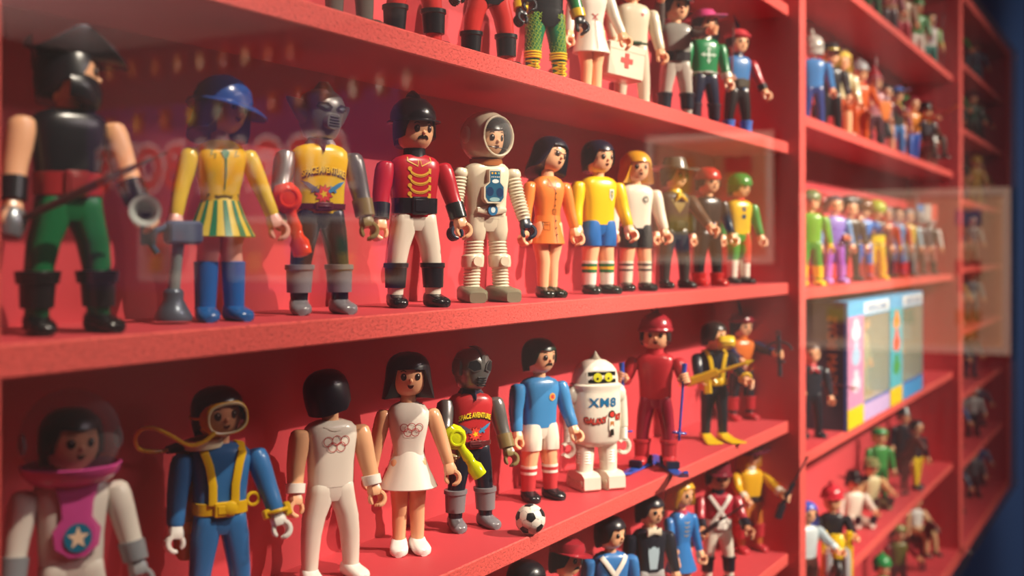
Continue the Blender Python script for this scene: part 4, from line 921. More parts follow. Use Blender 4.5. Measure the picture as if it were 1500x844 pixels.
def smooth_pts(pts, k=4):
    P_ = [Vector(p) for p in pts]; out = []
    for i in range(len(P_)-1):
        a, b, c, d = P_[max(0, i-1)], P_[i], P_[i+1], P_[min(len(P_)-1, i+2)]
        for j in range(k):
            t = j/k; out.append(.5*((2*b)+(-a+c)*t+(2*a-5*b+4*c-d)*t*t+(-a+3*b-3*c+d)*t**3))
    return out+[P_[-1]]
tube(mb, smooth_pts(pts), 1.05, 8); P['B']('air_hose', mb, '#dcae2a')
mb = MB(); tube(mb, [(-24, 8, 86.6), (-20, 9.5, 87), (-14, 11, 87)], [2.0, 2.6, 3.2], 12); P['B']('hose_connector', mb, '#4a4048')
for k, z in enumerate((82, 68, 52, 36)):
    pass
mb = MB(); lathe(mb, [(30, 4), (34, 6.5), (80, 6.5), (85, 4.5), (87, 2)], 18, cx=-13, cy=15); P['B']('air_tank', mb, '#a3742a')
mb = MB(); lathe(mb, [(44, 6.9), (50, 6.9)], 18, cx=-13, cy=15); lathe(mb, [(66, 6.9), (72, 6.9)], 18, cx=-13, cy=15); P['B']('tank_band', mb, '#c89428')
Gm = P['gm'][1]; mb = MB(); torus(mb, (0, 0, 9.5), 5.2, 1.1, 'z', 20, 8); box(mb, -7, -3.6, -3, 3, 7, 12, 1); box(mb, 4, 7.2, -2.5, 2.5, 6, 13, 1); mb.xf(Gm); P['B']('wrist_gauge', mb, '#d8ae1a', P['arm1'])
# 3 gymnast seen from the back
M = place(484, .050, C_, 24)
W2 = '#e2d8ca'
P = figure('white tracksuit athlete toy figure with head turned backwards and ring emblem', M, .995, top=W2, sleeve='#e4ac82', leg=W2, shoe='#f0ece4', hair='#191720', hs='male2', yaw=138, tilt=10, cuff='#ece6dc', cuffz=5, armL=(5, 5, 6), armR=(5, 6, 6), stance=12.5)
def rings(P, cx, cz, r, sx=1):
    for i, (x, z) in enumerate(((-1.25, .5), (0, .62), (1.25, .5), (-.62, -.45), (.62, -.45))):
        decal(P, 'emblem_ring', '#b0262c', lambda m, fn: strip(m, [(cx+(x*1.55)*r+r*math.cos(a)*1.0, cz+z*r*1.3+r*math.sin(a)) for a in [2*PI*k/22 for k in range(23)]], .38, fn), .35+.03*i)
rings(P, 0, 77, 2.6)
decal(P, 'neck_trim', W2, lambda m, fn: strip(m, [(-7, 87), (-3, 85), (0, 84.4), (3, 85), (7, 87)], .5, fn), .5)
# 4 tennis girl
M = place(598, .047, C_, 8)
P = figure('girl athlete toy figure in white dress with ring emblem and black bob', M, 1.03, female=True, top='#e8e0d4', sleeve='#e2a67c', shoe='#f2eee8', hair='#17141a', hs='bob', yaw=0, tilt=0, skirt=('#ece4d8', 60, 38, 8.8, 17.5), armL=(4, 9, 6), armR=(6, 12, 8), stance=10)
rings(P, .8, 73, 2.3)
for sd in (-1, 1):
    mb = MB(); ellip(mb, (sd*11.6, -5, 97), .8, .9, 1.2, 8, 5); mb.xf(P['H']); P['B']('earring', mb, '#c8c8cc', P['head'])
# 5 red space man
P = silverman('silver masked space figure in red lettered vest', 689, .046, C_, 24, '#b82c30', '#1c2238', 'visor', 16, armL=(20, 5, 30), armR=(6, 6, 12))
held(P, -1, None, 'toy_ray_gun', 'translucent yellow green ray gun held by the red vest space figure', 'toy gun', None, off=(3, -7, 3), rot=(-10, -32, 0), parts=raygun('#d8e018'))
# 6 moustached footballer
M = place(790, .048, C_, 32)
P = figure('moustached footballer toy figure in blue shirt and white shorts', M, 1.01, top='#3f86c0', sleeve='#3f86c0', shorts='#e8e0d0', leg='#e8e0d0', socks='#c0343a', shoe='#1a1a20', hair='#153226', hs='male2', yaw=14, must=True, armL=(5, 4, 8), armR=(8, 6, 12), stance=9.5,
           stripes=[(23.6, 1.8, '#ece4d8'), (19.2, 2.0, '#ece4d8'), (21.4, 2.0, '#c0343a')])
decal(P, 'shirt_crest', '#d8a24a', lambda m, fn: fan(m, ell(6, 75.5, 2.7, 2.9, 14), fn)); decal(P, 'crest_flower', '#c23a3a', lambda m, fn: fan(m, [(6+(2.1 if i % 2 else 1.2)*math.cos(PI*i/5), 75.5+(2.2 if i % 2 else 1.2)*math.sin(PI*i/5)) for i in range(10)], fn), .45)
# football
r = .0098; bx = at(777, -.016+.02)
root = empty('toy_football', Matrix.Translation((at(777, .002), .002, Z0+C_))); tag(root, 'white toy football with black pentagons at the blue footballer feet', 'ball')
ph = (1+5**.5)/2; IC = []
for a in (-1, 1):
    for b in (-ph, ph): IC += [Vector((0, a, b)), Vector((a, b, 0)), Vector((b, 0, a))]
IC = [v.normalized() for v in IC]; Rr = Matrix.Rotation(.5, 3, 'X') @ Matrix.Rotation(.3, 3, 'Z')
mb = MB(); ellip(mb, (0, 0, .0098), .0098, .0098, .0098, 32, 20); build('ball_skin', mb, mat('#ece6da', .3), root, scale=1)
pm = None
for v in IC:
    v = Rr @ v; q = Vector((0, 0, 1)).rotation_difference(v).to_matrix().to_4x4()
    if pm is None:
        mb = MB(); N5 = 20; vs = [(0, 0, r*1.012)]
        for rr in (.5, 1):
            for i in range(N5):
                a = 2*PI*i/N5; t = (a+PI/5) % (2*PI/5)-PI/5; q_ = math.cos(PI/5)/math.cos(abs(t)-PI/5) if False else math.cos(PI/5)/math.cos(((a) % (2*PI/5))-PI/5)
                vs.append(Vector((.36*q_*rr*math.cos(a), .36*q_*rr*math.sin(a), 1)).normalized()*r*1.014)
        mb.add(vs, [(0, 1+i, 1+(i+1) % N5) for i in range(N5)]+[(1+i, 1+N5+i, 1+N5+(i+1) % N5, 1+(i+1) % N5) for i in range(N5)])
        sm_ = MB()
        for i in range(5):
            a = 2*PI*i/5
            for t0, t1 in ((.42, .48), (.51, .57), (.60, .66)):
                pp = [Vector((rr*math.cos(a)+sg*.012*math.sin(a), rr*math.sin(a)-sg*.012*math.cos(a), 1)).normalized()*r*1.008 for rr, sg in ((t0, -1), (t0, 1), (t1, 1), (t1, -1))]
                sm_.add(pp, [(0, 1, 2, 3)])
        o = build('black_patch', mb, mat('#1c1c20', .3), root, scale=1); pm = o.data; so = build('seam_print', sm_, mat('#3a3a3a', .4), o, scale=1); sd_ = so.data
    else:
        o = bpy.data.objects.new('black_patch', pm); COL.objects.link(o); o.parent = root; so = bpy.data.objects.new('seam_print', sd_); COL.objects.link(so); so.parent = o
    o.matrix_local = Matrix.Translation((0, 0, r)) @ q
    for i in range(5):   # seams between patches
        pass
# 7 robot
M = place(872, .030, C_, 26)
root = empty('toy_robot', M); tag(root, 'white dome headed toy robot with black visor and blue chest lettering', 'toy robot'); s = .001
WR = '#e4dccc'
def RB(nm, mb, c, par=None, r=.25): return build(nm, mb, c if not isinstance(c, str) else mat(c, r), par or root, scale=s)
mb = MB(); zl(mb, [(33, 13, 10), (34.5, 16.5, 12.5), (38, 18.6, 14.2), (56, 19.4, 15), (74, 19.4, 15), (76, 18.8, 14.6), (78.5, 20, 15.4), (80.5, 20, 15.4), (81.5, 18.4, 14.2)], 36, 2.6); body = RB('body', mb, WR)
mb = MB(); zl(mb, [(80, 18, 14), (87, 17.6, 14), (92, 16, 12.8), (96, 12.8, 10.4), (99, 8, 6.6), (100.4, 2, 2)], 36, 2.4); dome = RB('dome_head', mb, WR)
fb = lambda x, z, off=.4: (x, -15*(1-min(.98, abs(x)/19.4)**2.6)**(1/2.6)-off, z)
fd = lambda x, z, off=.3: (x, -(14.0-(max(0, z-87)*.24))*(1-min(.98, abs(x)/17.6)**2.4)**(1/2.4)-off, z)
mb = MB(); P_ = [(-11.5, 82.5), (11.5, 82.5), (12, 90), (9.5, 92), (-9.5, 92), (-12, 90)]
for a, b in zip(range(-12, 12, 2), range(-10, 14, 2)):
    mb.add([fd(a, 82.5), fd(b, 82.5), fd(b, 91), fd(a, 91)], [(0, 1, 2, 3)])
RB('visor', mb, '#1c201c', dome, .1)
mb = MB(); strip(mb, [(-12.3, 82.2), (-12.3, 91.2), (-6, 92), (0, 92.2), (6, 92), (12.3, 91.2), (12.3, 82.2)], 1.0, lambda x, z: fd(x, z, .5)); RB('visor_rim', mb, WR, dome)
for sd in (-1, 1):
    mb = MB(); fan(mb, ell(sd*4.6, 86.8, 3.6, 3.5, 18), lambda x, z: fd(x, z, .7)); RB('eye', mb, '#c8c428', dome)
    mb = MB(); fan(mb, ell(sd*4.6-.4, 86, .9, 1.0, 8), lambda x, z: fd(x, z, .9)); RB('pupil', mb, '#22220e', dome)
mb = MB(); lathe(mb, [(98, 4.4), (100, 4.6), (101.4, 3.4), (104, 1.6), (106, .6)], 16); RB('antenna', mb, '#a89e8c', dome)
def rtext(nm, st, size, x, z, c, off, arc=0, bold=.02, sx=1, space=1):
    vs, fs = textmb(st, size, bold, arc, space); mb = MB(); mb.add([fb(x+a*sx, z+b, off) for a, b in vs], fs); RB(nm, mb, c, body)
rtext('lettering', 'XM8', 9.5, -.5, 64.5, '#1f6a98', .4, 0, .03, 1.12, 1.15)
rtext('band_outline', 'GALAXY', 6.2, -6.6, 51.3, '#3a1c1c', .35, -.012, .09, .74); rtext('band_lettering', 'GALAXY', 6.0, -6.6, 51.5, '#cf4438', .5, -.012, .03, .74)
rtext('band_outline', 'BOY', 6.2, 13.2, 53.8, '#3a1c1c', .35, 0, .10, .5); rtext('band_lettering', 'BOY', 6.0, 13.2, 54, '#cf4438', .5, 0, .03, .5)
for nm, c, pts in (('print_legs', '#2a2622', [(5.2, 42), (9, 42), (8.6, 47), (5.6, 47)]), ('print_suit', '#e8e2d4', [(4.6, 46), (9.4, 46), (9.6, 56), (4.4, 56)]), ('print_belt', '#b06a28', [(5.2, 49), (8.8, 49), (8.6, 53), (5.4, 53)]), ('print_helmet', '#3a3028', ell(7, 58.5, 2.9, 3.1, 12)), ('print_face', '#d84038', ell(7, 58.3, 1.9, 2.0, 10))):
    mb = MB(); fan(mb, pts, lambda x, z: fb(x, z, .6 if 'face' not in nm else .75)); RB(nm, mb, c, body)
for sd in (-1, 1):
    mb = MB(); ellip(mb, (sd*20.5, 0, 72), 5.5, 6.5, 8, 14, 8); tube(mb, [(sd*22, 0, 70), (sd*23.5, 0, 58), (sd*24, -1, 46)], [4.8, 4.2, 3.6], 12); z = 45
    while z > 37: torus(mb, (sd*24, -1, z), 2.8, .8, 'z', 14, 6); z -= 1.5
    arm = RB('arm', mb, WR)
    mb = MB(); S = []
    for i in range(11):
        a = math.radians(140-280*i/10-90+0); S.append(((sd*24+5*math.cos(a+PI/2+0), -1, 31+5.4*math.sin(a+PI/2)), (1.6*math.cos(a+PI/2), 0, 1.6*math.sin(a+PI/2)), (0, 2.6, 0), 3))
    loft(mb, S, 8); lathe(mb, [(35.6, 2.6), (38, 3)], 10, cx=sd*24, cy=-1); RB('claw', mb, WR, arm)
    mb = MB(); zl(mb, [(12, 5.8, 6.2, sd*10.5, -2), (34, 7.0, 7.6, sd*9.5, -1)], 18, 3); z = 29
    while z > 19: torus(mb, (sd*10.2, -1.8, z), 6.2, .9, 'z', 18, 6); z -= 2.1
    leg = RB('leg', mb, WR)
    mb = MB(); O = [(15, 1.5), (15, 9), (11, 13), (0, 14), (-12, 13.6), (-17, 11), (-17.4, 2), (-15, 0), (13, 0)]
    vs = [(sd*10.5-7, y, z) for y, z in O]+[(sd*10.5+7, y, z) for y, z in O]; n = len(O)
    mb.add(vs, [tuple(range(n)), tuple(range(2*n-1, n-1, -1))]+[(i, n+i, n+(i+1) % n, (i+1) % n) for i in range(n)]); ft = RB('track_foot', mb, WR, leg)
    for q, (y, rr) in enumerate(((11, 3.4), (5.4, 2.2), (1.2, 2.2), (-3, 2.2), (-6.8, 2.2), (-12, 3.2))):
        mb = MB()
        for s2 in (-1, 1): zl(mb, [(0, rr, rr), (1.0, rr*.9, rr*.9), (1.3, rr*.5, rr*.5)], 12) if False else tube(mb, [(sd*10.5+s2*6.8, y, 5.4), (sd*10.5+s2*8.0, y, 5.4)], [rr, rr*.82], 12)
        RB('track_wheel', mb, '#dad0bc', leg)
# 8 skier
M = place(960, .020, C_, -4)
P = figure('skier toy figure all in red with knitted hat', M @ Matrix.Translation((0, 0, .0035)), 1.05, top='#b02c34', sleeve='#b02c34', leg='#8f2236', shoe='#b02c34', hair='#2a2626', hs='short', yaw=4, hatk='beanie', hatc='#a02430', collar='#b83038', armL=(18, 16, 78), armR=(18, 16, 78), stance=11, boots='#b02c34', bootz=20)
BL = '#2346a8'
for sd, lb in ((-1, 'blue ski pole in the skier figure left-hand side fist, upright'), (1, 'blue ski pole in the skier figure right-hand side fist, leaning out')):
    a = MB(); tube(a, [(0, 0, -48), (0, 0, 6)], 1.1, 8); b = MB(); tube(b, [(0, 0, 2), (0, 0, 12)], [1.9, 2.2], 8); c = MB(); torus(c, (0, 0, -42), 5, .8, 'z', 16, 6); tube(c, [(-5, 0, -42), (5, 0, -42)], .6, 6); tube(c, [(0, -5, -42), (0, 5, -42)], .6, 6)
    held(P, sd, None, 'ski_pole', lb, 'ski pole', None, rot=(-6 if sd < 0 else -4, 4*sd, 0), parts=[('pole_shaft', a, mat(BL)), ('pole_grip', b, mat(BL)), ('pole_basket', c, mat(BL))])
for sd, lb in ((-1, 'blue ski under the skier figure, nearer the robot'), (1, 'blue ski under the skier figure, nearer the divider')):
    W = M @ Matrix.Translation((sd*.011, 0, 0)) @ Matrix.Rotation(sd*.30, 4, 'Z')
    r_ = empty('ski', W); tag(r_, lb, 'ski', 'blue toy skis')
    mb = MB(); loft(mb, [((0, y, z), (w_, 0, 0), (0, 0, .9), 4) for y, z, w_ in ((44, 1.2, 3.2), (30, 1.2, 3.8), (0, 1.2, 3.6), (-30, 1.2, 3.9), (-40, 2.4, 3.6), (-46, 6, 1.6))], 10); build('ski_blade', mb, mat('#2c55b8'), r_, scale=.00125)
    mb = MB(); box(mb, -4.4, 4.4, -14, -10, 2, 7, 1); box(mb, -4.4, 4.4, 5, 9, 2, 8, 1); build('binding', mb, mat('#1a1c30'), r_, scale=.00125)
# 9 diver in black
M = place(1046, .028, C_, 22)
P = figure('scuba diver toy figure in black suit with yellow harness and fins', M, .98, top='#1e2230', sleeve='#1e2230', leg='#1e2028', shoe='#1e2028', noshoe=True, hair='#2a201c', hs='male2', yaw=40, belt=('#e0b816', 6, '#e0b816'), armL=(30, 2, 30), armR=(36, 8, 20), stance=9)
harness(P, '#e0b816')
for sd in (-1, 1):
    mb = MB(); loft(mb, [((sd*9+dx, y, z), (w_, 0, 0), (0, 0, h), 3) for y, z, w_, h, dx in ((7, 4, 3, 3, 0), (4, 4.6, 5, 4.4, 0), (-4, 3.6, 5.4, 3.4, 0), (-14, 2.2, 6.4, 1.6, sd*1), (-26, 1.6, 8, 1.0, sd*2), (-34, 1.4, 8.6, .8, sd*3), (-35, 1.4, 7.6, .5, sd*3))], 12); P['B']('fin', mb, '#e8c414', P['leg%d' % sd])
mb = MB(); loft(mb, [((7, -13, 92.5), (8.5, 0, 0), (0, -5, 2.5), 2.5), ((7, -14, 97), (9.5, 0, 0), (0, -5.5, 2), 2.5), ((7, -12, 102), (9.5, 0, 0), (0, -5, 2), 2.5), ((7, -12, 103), (8, 0, 0), (0, -4, 1.5), 2.5)], 20); P['B']('mask', mb, '#e4c024')
mb = MB(); lathe(mb, [(34, 5), (38, 7), (78, 7), (84, 4)], 16, cx=0, cy=15); P['B']('air_tank', mb, '#d8b020')
mb = MB(); torus(mb, (0, 0, 9.5), 5.6, 1.6, 'z', 16, 8); mb.xf(P['gm'][1]); P['B']('wrist_gauge', mb, '#e0b816', P['arm1'])
a = MB(); rodbox(a, (0, 22, 0), (0, -10, 0), 3.6, 4.4); rodbox(a, (0, 2, -2), (0, 6, -16), 3.4, 4.0); rodbox(a, (0, -2, -2), (0, -4, -9), 2.4, 2.4); b = MB(); tube(b, [(0, -8, 0), (0, -38, 0)], 1.9, 8); tube(b, [(0, 20, 0), (0, 30, 0)], [2.2, .8], 8); c = MB(); loft(c, [((0, -38, 0), (1.6, 0, 0), (0, 0, 3.4), 2), ((0, -46, 0), (.3, 0, 0), (0, 0, .4), 2)], 8)
held(P, -1, None, 'toy_harpoon_gun', 'yellow toy harpoon gun held across the black suited diver', 'toy gun', None, off=(2, -10, 2), rot=(-20, 0, 66), parts=[('gun_stock', a, mat('#e4bc18')), ('gun_shaft', b, mat('#e4bc18')), ('harpoon_tip', c, mat('#e4bc18'))])
# 10 crossbowman
M = place(1086, .048, C_, 34)
P = figure('archer toy figure in orange vest with plumed red hat behind the diver', M, .98, top='#d8702a', sleeve='#2a2a4c', leg='#28242c', shoe='#b02630', boots='#b02630', bootz=26, hair='#2a2030', hs='male2', yaw=14, hatk='feather', hatc='#8c2030', armL=(60, 0, 6), armR=(74, 12, 4), collar='#d8702a')
mb = MB(); tube(mb, [(6, 6, 114), (9, 10, 124), (9, 14, 136)], [1, 2.4, .5], 8, flat=.4); mb.xf(P['H']); P['B']('plume', mb, '#2a2a5c', P['hat'])
a = MB(); rodbox(a, (0, 0, -24), (0, 0, 20), 2.4, 2.0); torus(a, (0, 0, 23), 2.6, .9, 'y', 12, 6); b = MB(); tube(b, smooth_pts([(-17, 0, 4), (-12, 0, 10), (0, 0, 14), (12, 0, 12), (17, 0, 6)]), [1.3]*17, 8); box(b, -4, 7, -1.4, 1.4, -9, -6.4, .6)
held(P, 1, None, 'toy_crossbow', 'dark grey toy crossbow held out near the divider', 'toy weapon', None, off=(0, 0, 0), rot=(4, 0, -70), parts=[('crossbow_stock', a, mat('#33323a')), ('crossbow_bow', b, mat('#3a3a40'))])

# ================================================================ second shelf (A)
M = place(512, .030, A_, 24)
P = figure('grey monster toy figure at the frame top, left of the red leggings', M, 1.0, top='#6e6a64', sleeve='#6e6a64', leg='#5e5a54', shoe='#3a3630', glove='#4a4238', hs='afro', hair='#4a463e', stance=9)
M = place(607, .034, A_, 26)
P = figure('toy figure in plain red suit with black boots, upper shelf', M, 1.0, top='#b82a2e', sleeve='#b82a2e', leg='#c2302e', shoe='#15161a', boots='#15181c', bootz=26, bootr=7.4, hair='#241c1a', hs='male2', cuff='#15181c', stance=13, armL=(4, 7, 6))
M = place(716, .034, A_, 24)
P = figure('toy figure with black trunks over red leggings, upper shelf', M, 1.0, top='#16161c', sleeve='#b8282c', leg='#bb302c', shoe='#15161a', boots='#15181c', bootz=25, bootr=7.3, hair='#241c1a', hs='short', cuff='#15161a', glove='#15161a', stance=13, armL=(6, 8, 8), armR=(4, 8, 6))
mb = MB(); zl(mb, [(43, 6, 7.8), (47, 13, 8.4), (56, 13.4, 8.4)], 20, 3); P['B']('trunks', mb, '#16161c')
M = place(799, .036, A_, 26)
P = figure('toy figure in green scaly tights and yellow laced boots', M, 1.0, top='#15181c', sleeve='#1f7a40', leg='#156a44', shoe='#d8b020', hair='#241c1a', hs='male2', cuff='#d8b82a', glove='#1c1c22', stance=11, armL=(8, 6, 12), armR=(4, 8, 6))
mb = MB(); zl(mb, [(43, 6, 7.8), (47, 13, 8.4), (56, 13.4, 8.4)], 20, 3); P['B']('trunks', mb, '#15181c')
for sd in (-1, 1):
    mb = MB()
    for z in (24.6, 22.6, 20.8): torus(mb, (sd*10.3, 0, z), 5.9, .8, 'z', 20, 6, sy=1.1)
    for z in (18, 14, 10, 6):
        tube(mb, [(sd*10.8-5.2, -2, z), (sd*10.8, -6.6, z-3), (sd*10.8+5.2, -2, z)], .6, 6); tube(mb, [(sd*10.8-5.2, -2, z-4), (sd*10.8, -6.6, z-1.5), (sd*10.8+5.2, -2, z-4)], .6, 6); torus(mb, (sd*10.8, 0, z), 5.3, .55, 'z', 18, 5, sy=1.05)
    P['B']('boot_laces', mb, '#e0bc24', P['leg%d' % sd])
    mb = MB(); RR = random.Random(5+sd)
    for zz in range(27, 53, 3):
        for k in range(9):
            a = math.radians(-110+k*27+(zz % 2)*13); r0 = 5.6+(zz-26)*.055; cx = sd*(10.2-(zz-26)*.10)
            pts = [Vector((cx+(r0+.25)*math.sin(a+da), -(r0*1.13+.25)*math.cos(a+da), zz+dz)) for da, dz in ((-.2, 0), (-.1, 1.5), (.1, 1.5), (.2, 0), (.1, -1.5))]
            for p, q in zip(pts, pts[1:]+pts[:1]):
                t = Vector((0, 0, .22)) if abs(p.z-q.z) < .8 else Vector((.2, 0, 0)); mb.add([p-t, q-t, q+t, p+t], [(0, 1, 2, 3)])
    P['B']('scale_print', mb, '#8fae34', P['leg%d' % sd])
M = place(866, .036, A_, 26)
P = figure('nurse toy figure in white dress with red bow print', M, 1.0, female=True, top='#e2dacb', sleeve='#ded6c6', shoe='#e8e0d4', hair='#5a3a22', hs='bob', skirt=('#e2dacb', 60, 36, 9.4, 15.5), armL=(4, 8, 6), armR=(6, 12, 10), stance=8)
decal(P, 'dress_bow', '#b8323a', lambda m, fn: (strip(m, [(-2.6, 66), (0, 64), (2.6, 66)], .8, fn), strip(m, [(-2, 61.5), (0, 64), (2, 61.5)], .7, fn), strip(m, [(0, 86), (0, 60)], .4, fn)))
sk = lambda x, z: (x, -(9.4+6.1*(60-z)/24)*.8*(1-min(.98, abs(x)/(9.4+6.1*(60-z)/24))**2)**.5-.35, z)
mb = MB(); strip(mb, [(0, 60), (0, 38)], .4, sk); P['B']('dress_seam', mb, '#b8323a', P['skirt'])
mb = MB(); fan(mb, ell(5, 80, 1.4, 1.4, 8), lambda x, z: P['surf'](x, z, .4)); P['B']('dress_badge', mb, '#b8323a', P['torso'])
M = place(926, .036, A_, 24)
P = figure('doctor toy figure in cream tunic carrying the red cross case', M, 1.0, top='#d6cab0', sleeve='#d8ccb2', leg='#cfc4ae', shoe='#d8d0c0', hair='#4a3524', hs='short', belt=('#2f4a38', 1.4, '#2f4a38'), armL=(16, 4, 24), armR=(4, 5, 8))
decal(P, 'tunic_badge', '#c0404a', lambda m, fn: fan(m, [(6, 78), (4.4, 80.4), (6, 81), (7.6, 80.4)], fn))
a = MB(); box(a, -19, 19, -11, 11, -34, -6, 1.6); b = MB(); torus(b, (0, 0, -4), 5.5, 1.2, 'y', 14, 6, a0=0, a1=PI); c = MB(); box(c, -2, 2, -11.5, -11, -26, -14); box(c, -6, -2, -11.5, -11, -22, -18); box(c, 2, 6, -11.5, -11, -22, -18); d = MB(); box(d, -19.2, 19.2, -11.2, 11.2, -12.4, -12)
held(P, -1, None, 'first_aid_case', 'white first aid case with red cross carried by doctor figure', 'case', None, off=(0, -8, 0), rot=(0, 6, 16), parts=[('case_body', a, mat('#dccdb8')), ('case_handle', b, mat('#dccdb8')), ('red_cross', c, mat('#c04a44')), ('case_seam', d, mat('#b8a890'))])
M = place(990, .034, A_, 20)
P = figure('gunman toy figure in grey coat with both arms raised', M, 1.0, top='#8c8880', sleeve='#5a504c', leg='#b0a89c', shoe='#17202c', boots='#17202c', bootz=26, bootr=7, belt=('#201c20', 8, '#201c20'), hair='#222230', hs='male2', yaw=14, armL=(128, -4, 14), armR=(78, -10, 6), hatk='cap', hatc='#3a3a40')
held(P, -1, pistol_mb(), 'toy_pistol', 'dark toy pistol in raised hand of the grey coat gunman', 'toy gun', mat('#30343a'), rot=(0, 0, 30))
M = place(1032, .036, A_, 30)
P = figure('musketeer toy figure in green shirt with white cross and pink hat', M, .99, top='#157a46', sleeve='#157a46', leg='#1c2238', shoe='#1c1a1e', boots='#2a2430', bootz=26, bootr=6.8, cuff='#e0d8c8', cuffz=5, collar='#dcd4c4', hair='#22222c', hs='long', yaw=10, hatk='wide', hatc='#c8447e', belt=('#b8b8b0', 1.4, '#b8b8b0'))
def fleur(m, fn, cx=0, cz=73, R=8.5):
    for k in range(4):
        a = PI/2*k; p = lambda u, v: (cx+u*math.cos(a)-v*math.sin(a), cz+u*math.sin(a)+v*math.cos(a))
        strip(m, [p(0, 0), p(R*.5, 0), p(R*.8, 0), p(R, 0)], [2.4, 1.4, 2.2, .2], fn); strip(m, [p(R*.55, -2.6), p(R*.72, 0), p(R*.55, 2.6)], [.4, 1.2, .4], fn)
    fan(m, ell(cx, cz, 2, 2, 8), fn)
decal(P, 'white_cross', '#c8dccc', lambda m, fn: fleur(m, fn))
M = place(1080, .038, A_, 30)
P = figure('cavalier toy figure in pale blue breastplate with red plumed cap', M, .98, top='#3f78b4', sleeve='#b0303a', leg='#241f20', shoe='#3a64b0', boots='#3f6fc0', bootz=20, bootr=6.8, cuff='#26242a', hair='#30242a', hs='male2', yaw=10, hatk='feather', hatc='#c43a42', belt=('#4a4438', 9, '#4a4438'), collar='#2a2a3a', armR=(8, 14, 10), armL=(20, 6, 50))
mb = MB(); tube(mb, [(6, 6, 116), (8, 9, 126), (5, 12, 138)], [1.2, 3, .5], 8, flat=.4); mb.xf(P['H']); P['B']('plume', mb, '#2c2c78', P['hat'])
held(P, -1, sword_mb(56), 'toy_sword', 'thin grey toy sword upright beside the red plumed cavalier', 'toy sword', mat('#8a8480', .3, .5), rot=(-86, 0, 0))

# ================================================================ fifth shelf (D)
M = place(769, .020, D_, 22)
P = figure('black haired woman toy figure, lowest and leftmost head in the frame', M, 1.0, female=True, top='#b8343c', hair='#15141c', hs='side', yaw=12, tilt=4, skirt=('#b8343c', 60, 38, 9.4, 15.5))
M = place(828, .022, D_, 30)
P = figure('ringmaster toy figure in yellow coat with white bow tie and red hat', M, 1.0, top='#c8363a', sleeve='#d8ac20', leg='#24242c', hair='#1c1c26', hs='male2', yaw=24, tilt=8, hatk='cap', hatc='#9c2430', must=True)
decal(P, 'coat_front', '#d8ac20', lambda m, fn: (strip(m, [(-11, 87), (-9, 75), (-11, 56)], 6, fn), strip(m, [(11, 87), (9, 75), (11, 56)], 6, fn)))
def bowtie(P, c='#e8e2d8', z=88):
    mb = MB(); zl(mb, [(z-1, 7.6, 6.8), (z+3, 6.6, 6.2)], 16)
    for sd in (-1, 1): loft(mb, [((0, -9.6, z), (0, .9, 0), (0, 0, 1.2), 3), ((sd*6.5, -9.4, z), (0, 1.2, 0), (0, 0, 3.6), 3)], 8)
    P['B']('bow_tie', mb, c)
bowtie(P)
M = place(894, .026, D_, 205)
P = figure('soldier toy figure in blue coat seen from behind with crossed white straps', M, 1.0, top='#3a74b4', sleeve='#3a74b4', leg='#e4dccc', hair='#24222a', hs='male2', yaw=-150, belt=('#e8e2d6', 7, '#e8e2d6'))
def xstraps(P, c, back=False):
    sg = -1 if back else 1
    for sd in (-1, 1):
        mb = MB(); V = []
        for t in range(9):
            x = sd*(-10.5+20*t/8); z = 87.5-28*t/8; q = P['surf'](x, z, .7); V.append(Vector((x, q[1]*sg, z)))
        tube(mb, V, 2.0, 8, flat=.35, up=(0, 1, 0), e=4); P['B']('cross_strap', mb, c)
xstraps(P, '#e8e2d6', True)
M = place(951, .030, D_, 28)
P = figure('toy figure in black tailcoat and pale waistcoat with cream bow tie', M, 1.0, top='#1c1c28', sleeve='#1c1c28', leg='#a8a8a8', hair='#20202a', hs='male2', yaw=18, tilt=4)
decal(P, 'waistcoat', '#a9c0cc', lambda m, fn: fan(m, [(-4.6, 86), (4.6, 86), (5.2, 70), (3.4, 56), (-3.4, 56), (-5.2, 70)], fn)); bowtie(P, '#e0d4bc')
M = place(997, .032, D_, 44)
P = figure('blond woman toy figure in light blue dress with gold front print', M, 1.0, female=True, top='#2f74ba', sleeve='#2f74ba', hair='#e2a828', hs='side', yaw=10, skirt=('#2f74ba', 60, 34, 9.4, 16.5), boots='#c0303a', bootz=20, shoe='#c0303a', armL=(16, 6, 8))
mb = MB(); zl(mb, [(86.5, 7.2, 6.4), (90.5, 6.0, 5.8)], 14); P['B']('neckerchief', mb, '#c84a6a')
for z in (80, 76, 72, 68): decal(P, 'gold_braid', '#c8a838', lambda m, fn: strip(m, [(-3, z), (0, z-1.2), (3, z)], .7, fn))
M = place(1052, .028, D_, 16)
P = figure('soldier toy figure in red tunic with white crossed straps, black boots', M, 1.0, top='#a8283a', sleeve='#b02c3c', leg='#e6dece', shoe='#1c1822', boots='#1e1a26', bootz=27, bootr=7, cuff='#1e1c28', cuffz=8, hair='#30222a', hs='short', yaw=8, hatk='kepi', hatc='#7a2030', collar='#1e1c28', belt=('#e8e4da', 9, '#f0ece4'), armL=(30, 4, 20), armR=(26, 6, 24), skin='#c88a68')
xstraps(P, '#ece8e0')
held(P, -1, rifle_mb(), 'toy_rifle', 'grey toy rifle slanting across the white strapped soldier', 'toy gun', mat('#55504e', .35), off=(0, -6, 0), rot=(-36, 0, 62))
M = place(1098, .040, D_, 34)
